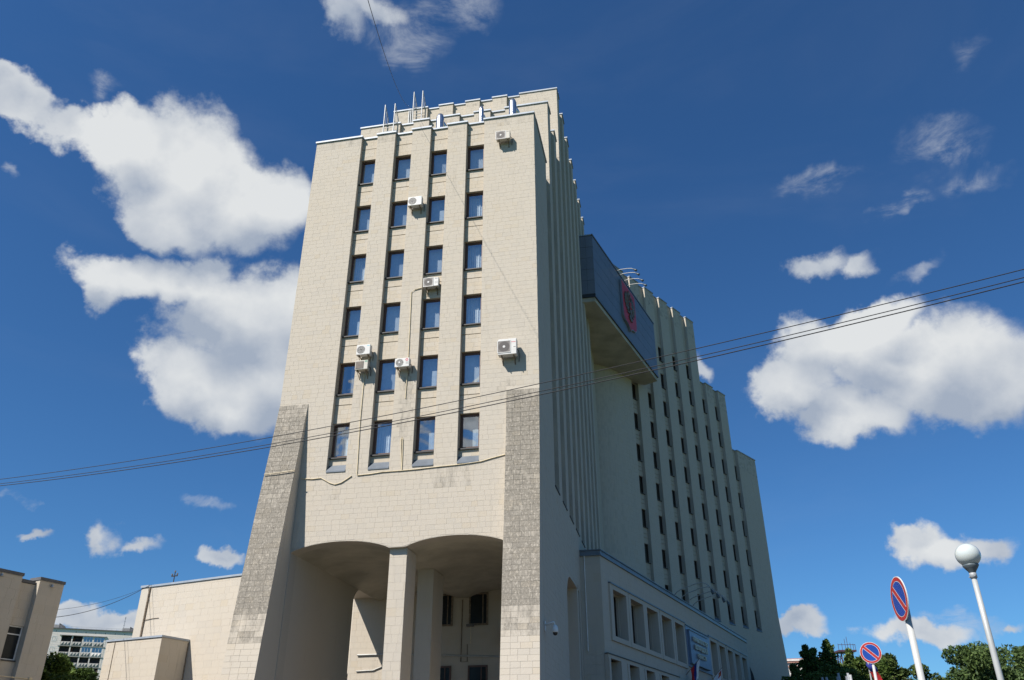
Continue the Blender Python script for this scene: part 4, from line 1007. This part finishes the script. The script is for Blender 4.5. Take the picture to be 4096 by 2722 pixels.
for k in range(6):
    zb = 31.2 - 2.51 * k
    ppart('slab', 'concrete', (FF, -.5, 10.6, zb, zb + .16, -1.4, .12))
    for j, (a, b) in enumerate(bays):
        m = MB(); N_ = 3; z0, z1 = zb + .18, zb + 1.12
        m.box(FF, a + .05, b - .05, z0, z1, -.1, .05)
        for i in range(N_):
            x0, x1 = a + .08 + (b - a - .16) * i / N_, a + .08 + (b - a - .16) * (i + 1) / N_; c_ = FF((x0 + x1) / 2, (z0 + z1) / 2, .22)
            q = [FF(x0, z0 + .03, .052), FF(x1, z0 + .03, .052), FF(x1, z1 - .03, .052), FF(x0, z1 - .03, .052)]
            for e_ in range(4): m.poly([q[e_], q[(e_ + 1) % 4], c_])
        bp = m.build('balcony_front', 'white_trim' if (j, k) == (3, 1) else 'concrete', AP)
        m = MB(); m.poly([FF(a, z1, -1.2), FF(b, z1, -1.2), FF(b, zb + 2.5, -1.2), FF(a, zb + 2.5, -1.2)]); m.build('loggia_shade', 'loggia_dark', AP)  # dark sheet across the bay, the loggia's shade put into its colour
        if j == 1: ppart('loggia_door', 'loggia_brown', (FF, a + .1, a + .5, z1, zb + 2.2, -1.19, -1.1))
        if j >= 2 and k < 2:
            g_ = MB(); [g_.box(FF, a + .05 + (b - a - .1) * i / 3 - .04, a + .05 + (b - a - .1) * i / 3 + .04, z1, zb + 2.42, -.1, 0) for i in range(4)]
            g_.box(FF, a, b, z1, z1 + .1, -.1, .02); g_.box(FF, a, b, zb + 2.38, zb + 2.48, -.1, 0); gf = g_.build('window', 'white_frame', AP)
            m = MB(); m.poly([FF(a, z1, -.07), FF(b, z1, -.07), FF(b, zb + 2.5, -.07), FF(a, zb + 2.5, -.07)]); m.build('pane', 'window_glass', gf)
WA = window_meshes(1.1, 1.15, .09, 'white_frame', .15, .08)
for k in range(6):
    for a in (-1.63, -4.6, -7.2, 12.5, 15.0): put_window(WA, FF, a, 32.3 - 2.51 * k, .03, AP, None)
for i in range(12):
    if i not in (1,): ppart('attic_vent', 'loggia_dark', (FF, -1.6 + i * 2.33 - .06, -1.6 + i * 2.33 + .06, 34.5, 34.85, 0, .012))
m = MB(); m.tube([FF(-22, 36.15, -1), FF(30, 36.15, -1)], .03, 4); m.tube([FF(-22, 35.85, -1), FF(30, 35.85, -1)], .02, 4); [m.tube([FF(-20 + i * 1.2, 35.5, -1), FF(-20 + i * 1.2, 36.15, -1)], .02, 4) for i in range(40)]; m.build('roof_railing', 'ladder_paint', AP)
for a in (-3.2, 13.8): ppart('roof_hut', 'concrete', (FF, a, a + 2.6, 35.5, 36.5, -4.5, -1.5)); m = MB(); m.extrude([FF(a + 1.8, 35.5, -1.45), FF(a + 1.8, 36.9, -1.45), FF(a + 3.2, 36.2, -1.45), FF(a + 3.2, 35.5, -1.45)], FF.n.to_3d() * -3.1); m.build('roof_hut', 'roof_dark', AP)
m = MB(); m.tube([FF(14.0, 35.5, -2), FF(14.0, 39.4, -2)], .05, 5); [m.tube([FF(13.8, z, -2), FF(14.2, z, -2)], .03, 4) for z in (37.2, 38.2, 39.0, 39.3)]; m.build('antenna', 'lamp_base_grey', AP)

# ------------------------------------------------------------------ buildings beyond the right trees
RB = empty('brick_building', (50, 150, 0), 'pale pink brick building with red cornice lines behind the right conifers', 'building')
FRB = Frame((46.0, 146.0), (cos(rad(12)), -sin(rad(12))), (-sin(rad(12)), -cos(rad(12))))
def rpart(name, mat, *bx):
    for b in bx:
        m = MB(); m.box(*b); o = m.build(name, mat, RB)
    return o
rpart('wall', 'white_trim', (FRB, -4, 7, 0, 18.0, -14, 0)); rpart('cornice', 'red_brick', (FRB, -4.2, 7.2, 18.0, 18.25, -14.2, .3)); rpart('band', 'red_brick', (FRB, -4.1, 7.1, 17.3, 17.5, 0, .1)); rpart('cornice', 'white_trim', (FRB, -4.3, 7.3, 18.25, 18.5, -14.2, .4)); rpart('cornice', 'red_brick', (FRB, -4.3, 7.3, 18.5, 18.62, -14.2, .4))
for i in range(3): put_window(WA, FRB, -2 + i * 3, 15.2, .02, RB, None)
TW = empty('lattice_tower', (71.4, 187, 0), 'dark red steel lattice tower top rising behind the conifers', 'tower')
tz = 24.6; tc = Vector((71.4, 187, 0))
m = MB()
for i in range(4):
    a, b = (Vector((cos(pi / 4 + i * pi / 2), sin(pi / 4 + i * pi / 2), 0)) for i in (i, i + 1))
    m.tube([tc + a * 2.6, tc + a * 1.7 + Vector((0, 0, tz))], .14, 4)
    for k in range(7):
        z0, z1 = tz * k / 7, tz * (k + 1) / 7; r0_, r1_ = 2.6 - .9 * k / 7, 2.6 - .9 * (k + 1) / 7
        m.tube([tc + a * r0_ + Vector((0, 0, z0)), tc + b * r1_ + Vector((0, 0, z1))], .08, 4); m.tube([tc + b * r0_ + Vector((0, 0, z0)), tc + a * r1_ + Vector((0, 0, z1))], .08, 4)
m.build('mast', 'tower_red', TW)
m = MB(); FT = Frame((tc.x, tc.y), (1, 0), (0, -1)); m.box(FT, -1.9, 1.9, tz, tz + .35, -1.9, 1.9); m.build('platform', 'tower_red', TW)
m = MB(); [m.tube([FT(x, tz + .3, 1.8), FT(x, tz + h_, 1.8)], .05, 4) for x, h_ in ((-1.8, 1.6), (-1.0, 1.7), (-.3, 2.6), (0.2, 3.0), (.8, 1.8), (1.4, 1.6), (1.8, 1.5))]; m.tube([FT(-1.8, tz + 1.4, 1.8), FT(1.8, tz + 1.4, 1.8)], .05, 4); m.build('aerial', 'tower_red', TW)

# ------------------------------------------------------------------ trees
def leaves(m, c, R, n, size, rnd, flat=1.0, droop=0., tbase=.45):
    for _ in range(n):
        while True:
            v = Vector((rnd.uniform(-1, 1), rnd.uniform(-1, 1), rnd.uniform(-1, 1)))
            L = v.length
            if .35 < L < 1: break
        p = Vector((c[0] + v.x * R[0], c[1] + v.y * R[1], c[2] + v.z * R[2]))
        s_ = size * rnd.uniform(.6, 1.35)
        d = Vector((rnd.gauss(0, 1), rnd.gauss(0, 1), rnd.gauss(0, .6) - droop)).normalized(); q = d.orthogonal().normalized(); q.rotate(Matrix.Rotation(rnd.uniform(0, 6.28), 3, d))
        t_ = min(1, max(0, tbase + rnd.gauss(0, .22)))
        m.poly([p - d * s_, p + q * s_ * .42, p + d * s_, p - q * s_ * .42], t_)
def limbs(m, base, h, rad0, rnd, n=9, spread=.5, z0=.3):
    m.tube([base, base + Vector((rnd.uniform(-.1, .1), rnd.uniform(-.1, .1), h * .5)), base + Vector((rnd.uniform(-.3, .3), rnd.uniform(-.3, .3), h * .95))], rad0, 8, rad0 * .15)
    for i in range(n):
        z = h * (z0 + (.9 - z0) * i / n); a = rnd.uniform(0, 6.28); L = h * spread * (1.1 - z / h) * rnd.uniform(.6, 1)
        p0 = base + Vector((0, 0, z)); p1 = p0 + Vector((cos(a) * L * .6, sin(a) * L * .6, L * .25)); p2 = p0 + Vector((cos(a) * L, sin(a) * L, L * .55)); m.tube([p0, p1, p2], rad0 * .35, 5, rad0 * .06)
def broadleaf(x, y, h, w, mat, label, seed, n=34, per=620, size=.165, grp='deciduous trees', droop=.2, low=.25):
    rnd = random.Random(seed); b = Vector((x, y, 0)); r = empty('broadleaf_tree', b, label, 'tree', grp)
    m = MB(); limbs(m, b, h, .25, rnd, 10, .45); m.build('trunk', 'bark', r)
    m = MB()
    for i in range(n):
        a = rnd.uniform(0, 6.28); zz_ = rnd.uniform(low, .93); ww = w * sqrt(max(.08, 1 - ((zz_ - .5) / .5) ** 2)) * sqrt(rnd.random())
        k = rnd.uniform(.16, .30) * w
        leaves(m, (x + cos(a) * ww, y + sin(a) * ww, h * zz_), (k * 1.15, k * 1.15, k * .8), per, size, rnd, 1, droop, rnd.uniform(.25, .6))
    leaves(m, (x, y, h * .55), (w * .85, w * .85, h * .38), per * 5, size, rnd, 1, droop, .4)
    m.build('crown', mat, r)
def conifer(x, y, h, w, label, seed, tiers=19, size=.23):
    rnd = random.Random(seed); b = Vector((x, y, 0)); r = empty('larch_tree', b, label, 'tree', 'conifers beyond the building')
    m = MB(); m.tube([b, b + Vector((0, 0, h * .98))], .22, 8, .02); m.build('trunk', 'bark', r)
    m = MB()
    for k in range(tiers):
        q = k / (tiers - 1); z = h * (.12 + .87 * q); R = w * (1 - q) ** .8 + .15; nb = max(3, int(9 * (1 - q) + 3))
        for j in range(nb):
            a = rnd.uniform(0, 6.28); L = R * rnd.uniform(.55, 1.32)
            for s_ in (.35, .65, .95):
                leaves(m, (x + cos(a) * L * s_, y + sin(a) * L * s_, z + L * .10 * s_ + rnd.uniform(-.2, .2)), (.24 * L + .2, .24 * L + .2, .28 + .10 * L), int(44 + 50 * (1 - q)), size * .82, rnd, 1, .3, rnd.uniform(.15, .7))
    leaves(m, (x, y, h * .97), (.12, .12, h * .05), 60, size * .8, rnd, 1, -.6, .4)
    m.build('crown', 'larch_needles', r)
# right group, about ninety metres off
def polar(a, d): return d * sin(rad(a)), d * cos(rad(a))
for (a, d, h, w, lab) in ((17.75, 86, 10.4, 3.6, 'short larch tree nearest the far wing of the building'), (18.65, 90, 12.6, 3.0, 'tall larch with a thin tip, farthest left of the high larches'), (19.05, 93, 12.6, 3.0, 'slim larch just right of the thin-tipped larch'), (19.95, 89, 12.9, 3.6, 'tallest larch standing left of the lattice tower'), (21.15, 92, 12.3, 3.8, 'dark larch standing right of the lattice tower'), (19.35, 82, 9.2, 3.6, 'low wide larch in front of the tall larches'), (20.6, 84, 9.4, 3.8, 'low spreading larch below the lattice tower')):
    x, y = polar(a, d); conifer(x, y, h, w, lab, int(a * 10))
for (a, d, h, w, mat, lab, sd_) in ((22.9, 88, 12.0, 2.9, 'birch_leaves', 'loose pale leafed tree right of the smaller traffic sign', 4), (21.9, 84, 11.2, 3.4, 'lime_leaves', 'rounded green tree behind the smaller traffic sign', 5), (23.9, 92, 11.0, 3.4, 'birch_leaves', 'low leafy tree left of the nearer sign post', 6), (25.2, 95, 10.5, 3.2, 'birch_leaves', 'small leafy tree right of the nearer sign post', 7)):
    x, y = polar(a, d); broadleaf(x, y, h, w, mat, lab, sd_, grp='leafy trees beyond the signs')
for (a, d, h, w, lab, sd_) in ((28.7, 80, 11.4, 4.8, 'big dark rounded tree behind the globe lamp post', 8), (31.2, 83, 10.8, 4.8, 'dark tree at the right edge of the view', 9), (29.95, 85, 11.3, 4.6, 'dark tree just right of the globe lamp post', 19), (26.9, 82, 8.9, 2.1, 'low bushy tree left of the globe lamp post', 10)):
    x, y = polar(a, d); broadleaf(x, y, h, w, 'willow_leaves', lab, sd_, n=38, grp='dark trees at the right', droop=.6)
for (a, d, h, w, lab, sd_) in ((18.25, 82, 9.6, 3.4, 'broad feathery larch low beside the far wing', 31), (19.75, 82, 10.2, 3.7, 'broad feathery larch between the tall larches', 32), (21.0, 83, 10.4, 3.6, 'broad feathery larch under the lattice tower', 33)):
    x, y = polar(a, d); broadleaf(x, y, h, w, 'larch_needles', lab, sd_, n=34, grp='feathery larches in front of the tall ones', droop=.3)
# left group
for (a, d, h, w, mat, lab, sd_) in ((-28.6, 62, 8.9, 2.7, 'lime_leaves', 'bright green tree beside the shaded left block', 12), (-26.8, 66, 8.5, 2.8, 'lime_leaves', 'green tree in front of the apartment balconies', 13), (-25.6, 68, 8.6, 1.9, 'willow_leaves', 'darker drooping tree next to the annex porch', 14), (-24.6, 72, 8.3, 1.6, 'birch_leaves', 'thin pale tree partly behind the annex porch', 15)):
    x, y = polar(a, d); broadleaf(x, y, h, w, mat, lab, sd_, size=.14, grp='trees before the apartment block')
x, y = polar(-33.0, 30); rnd = random.Random(2)
b = empty('shrub', (x, y, 0), 'small bright green leaf tip at the lower left corner', 'shrub'); m = MB(); limbs(m, Vector((x, y, 0)), 4.4, .06, rnd, 6, .3); m.build('trunk', 'bark', b); m = MB(); leaves(m, (x, y, 3.7), (1.0, 1.0, 1.05), 900, .10, rnd, 1, 0, .6); m.build('crown', 'lime_leaves', b)

# ------------------------------------------------------------------ street furniture at the right
r = empty('street_lamp', (7.02, 12.69, 0), 'street lamp with one white globe on a grey post', 'street lamp')
lc = Vector((7.02, 12.69, 0)); GZ = 4.57; GR = .18
m = MB(); m.tube([lc, lc + Vector((0, 0, 3.2)), lc + Vector((0, 0, 4.27))], .050, 14, .037); m.build('post', 'pole_grey', r, True)
m = MB(); m.lathe([(.036, 4.22), (.052, 4.225), (.052, 4.295), (.046, 4.30)], lc, 18); [m.tube([lc + Vector((.05 * cos(q), .05 * sin(q), 4.245)), lc + Vector((.068 * cos(q), .068 * sin(q), 4.245))], .007, 5) for q in (.3, 2.4, 4.5)]; m.build('collar', 'ladder_paint', r, True)
m = MB(); m.lathe([(.045, 4.295), (.056, 4.32), (.088, 4.365), (.112, 4.40), (.115, 4.422), (.09, 4.43)], lc, 24); m.build('cup', 'lamp_base_grey', r, True)
m = MB(); m.lathe([(max(.001, GR * cos(q)), GZ + GR * .97 * sin(q)) for q in [-.98 + (pi / 2 + .98) * i / 24 for i in range(25)]], lc, 36); m.build('globe', 'opal_globe', r, True)

def traffic_sign(c, naz, R, pole_off, label, pr, ptop):
    """no-parking disc facing azimuth naz"""
    c = Vector(c); nn = Vector((sin(rad(naz)), cos(rad(naz)), 0)); u = Vector((-nn.y, nn.x, 0)); w = Vector((0, 0, 1))
    base = c - nn * pole_off; r = empty('traffic_sign', (base.x, base.y, 0), label, 'traffic sign', 'no-parking signs on posts')
    m = MB(); m.tube([Vector((base.x, base.y, 0)), Vector((base.x, base.y, ptop))], pr, 14); m.build('post', 'pole_white', r, True)
    m = MB(); n_ = 48; ring = [c + (u * cos(2 * pi * k / n_) + w * sin(2 * pi * k / n_)) * R for k in range(n_)]
    m.extrude(ring, nn * -.012); m.build('plate', 'traffic_white', r)
    m = MB(); m.disc(c - nn * .013, u, w, R * .96, 40); m.build('plate_back', 'sign_back', r)
    m = MB(); m.disc(c + nn * .002, u, w, R * .97, 48, R * .80); m.build('red_ring', 'sign_red', r)
    m = MB(); q = R * .77; hw = R * .115; dq = (u * -.7071 + w * .7071); pq = (u * .7071 + w * .7071)
    # two blue half fields either side of the bar
    for s_ in (1, -1):
        a0 = math.asin((hw + R * .03) / q); pts = [c + nn * .002 + (dq * cos(a) + pq * s_ * sin(a)) * q for a in [a0 + (pi - 2 * a0) * i / 24 for i in range(25)]]
        m.poly(pts)
    m.build('blue_field', 'traffic_blue', r)
    m = MB(); e = R * .80 * cos(math.asin(hw / (R * .8)))
    m.poly([c + nn * .002 + dq * e + pq * hw, c + nn * .002 - dq * e + pq * hw, c + nn * .002 - dq * e - pq * hw, c + nn * .002 + dq * e - pq * hw]); m.build('red_bar', 'sign_red', r)
    m = MB(); [m.tube([base + w * (c.z - base.z) * 1 + w * zq + nn * .0, c + w * zq], .02, 6) for zq in (-.12, .12)]; m.build('clamp', 'sign_back', r)
traffic_sign((5.12, 11.18, 3.645), 274, .285, .06, 'nearer no-parking sign seen almost edge-on on a thick white post', .042, 3.62)
traffic_sign((10.28, 24.97, 4.67), 206, .288, .06, 'farther no-parking sign facing the viewer above the trees', .038, 4.60)

# banner on a mast behind the farther sign, and bare metal poles
x, y = polar(22.12, 48); r = empty('flag', (x, y, 0), 'red and blue banner hanging behind the farther no-parking sign', 'flag')
m = MB(); m.tube([(x, y, 0), (x, y, 6.9)], .04, 6); m.build('pole', 'pole_grey', r)
def strip(z0, z1, x0, x1, mat, nm):
    m = MB()
    for i in range(8):
        q0_, q1_ = i / 8, (i + 1) / 8; f_ = lambda q, e_: Vector((x + .05 + (x0 + (x1 - x0) * q) + e_ + .05 * sin(q * 9), y - .05 + .06 * sin(q * 7), z0 + (z1 - z0) * q)); m.poly([f_(q0_, 0), f_(q0_, .42), f_(q1_, .42), f_(q1_, 0)])
    m.build(nm, mat, r, True)
strip(6.75, 6.15, -.2, -.1, 'flag_blue', 'blue_cloth'); strip(6.15, 4.85, -.1, .5, 'sign_red', 'red_cloth'); strip(4.85, 4.35, .5, .62, 'flag_blue', 'blue_cloth')
m = MB(); m.poly([(x + .66, y - .14, 4.5), (x + .86, y - .14, 4.5), (x + .78, y - .14, 4.95)]); m.build('white_mark', 'flag_white', r)
PO = [(19.33, 5.22, -.5), (19.58, 5.22, -.45), (20.22, 5.22, -.2), (20.30, 5.42, -.2), (20.74, 5.24, -.02), (20.85, 5.40, -.02), (20.98, 5.30, .02)]
names = ('outermost left', 'second from the left', 'third from the left', 'fourth and tallest', 'fifth from the left', 'sixth from the left', 'rightmost')
for (a, e_, lean), nm in zip(PO, names):
    d = 55; x, y = polar(a, d); zt = 1.6 + d * math.tan(rad(e_)); m = MB(); m.tube([(x - lean * 2.5, y, 0), (x, y, zt)], .075, 8)
    o = m.thing('metal_pole', 'ladder_paint', nm + ' of seven bare grey pole tips before the larches', 'pole', 'bare grey poles in a cluster', True)
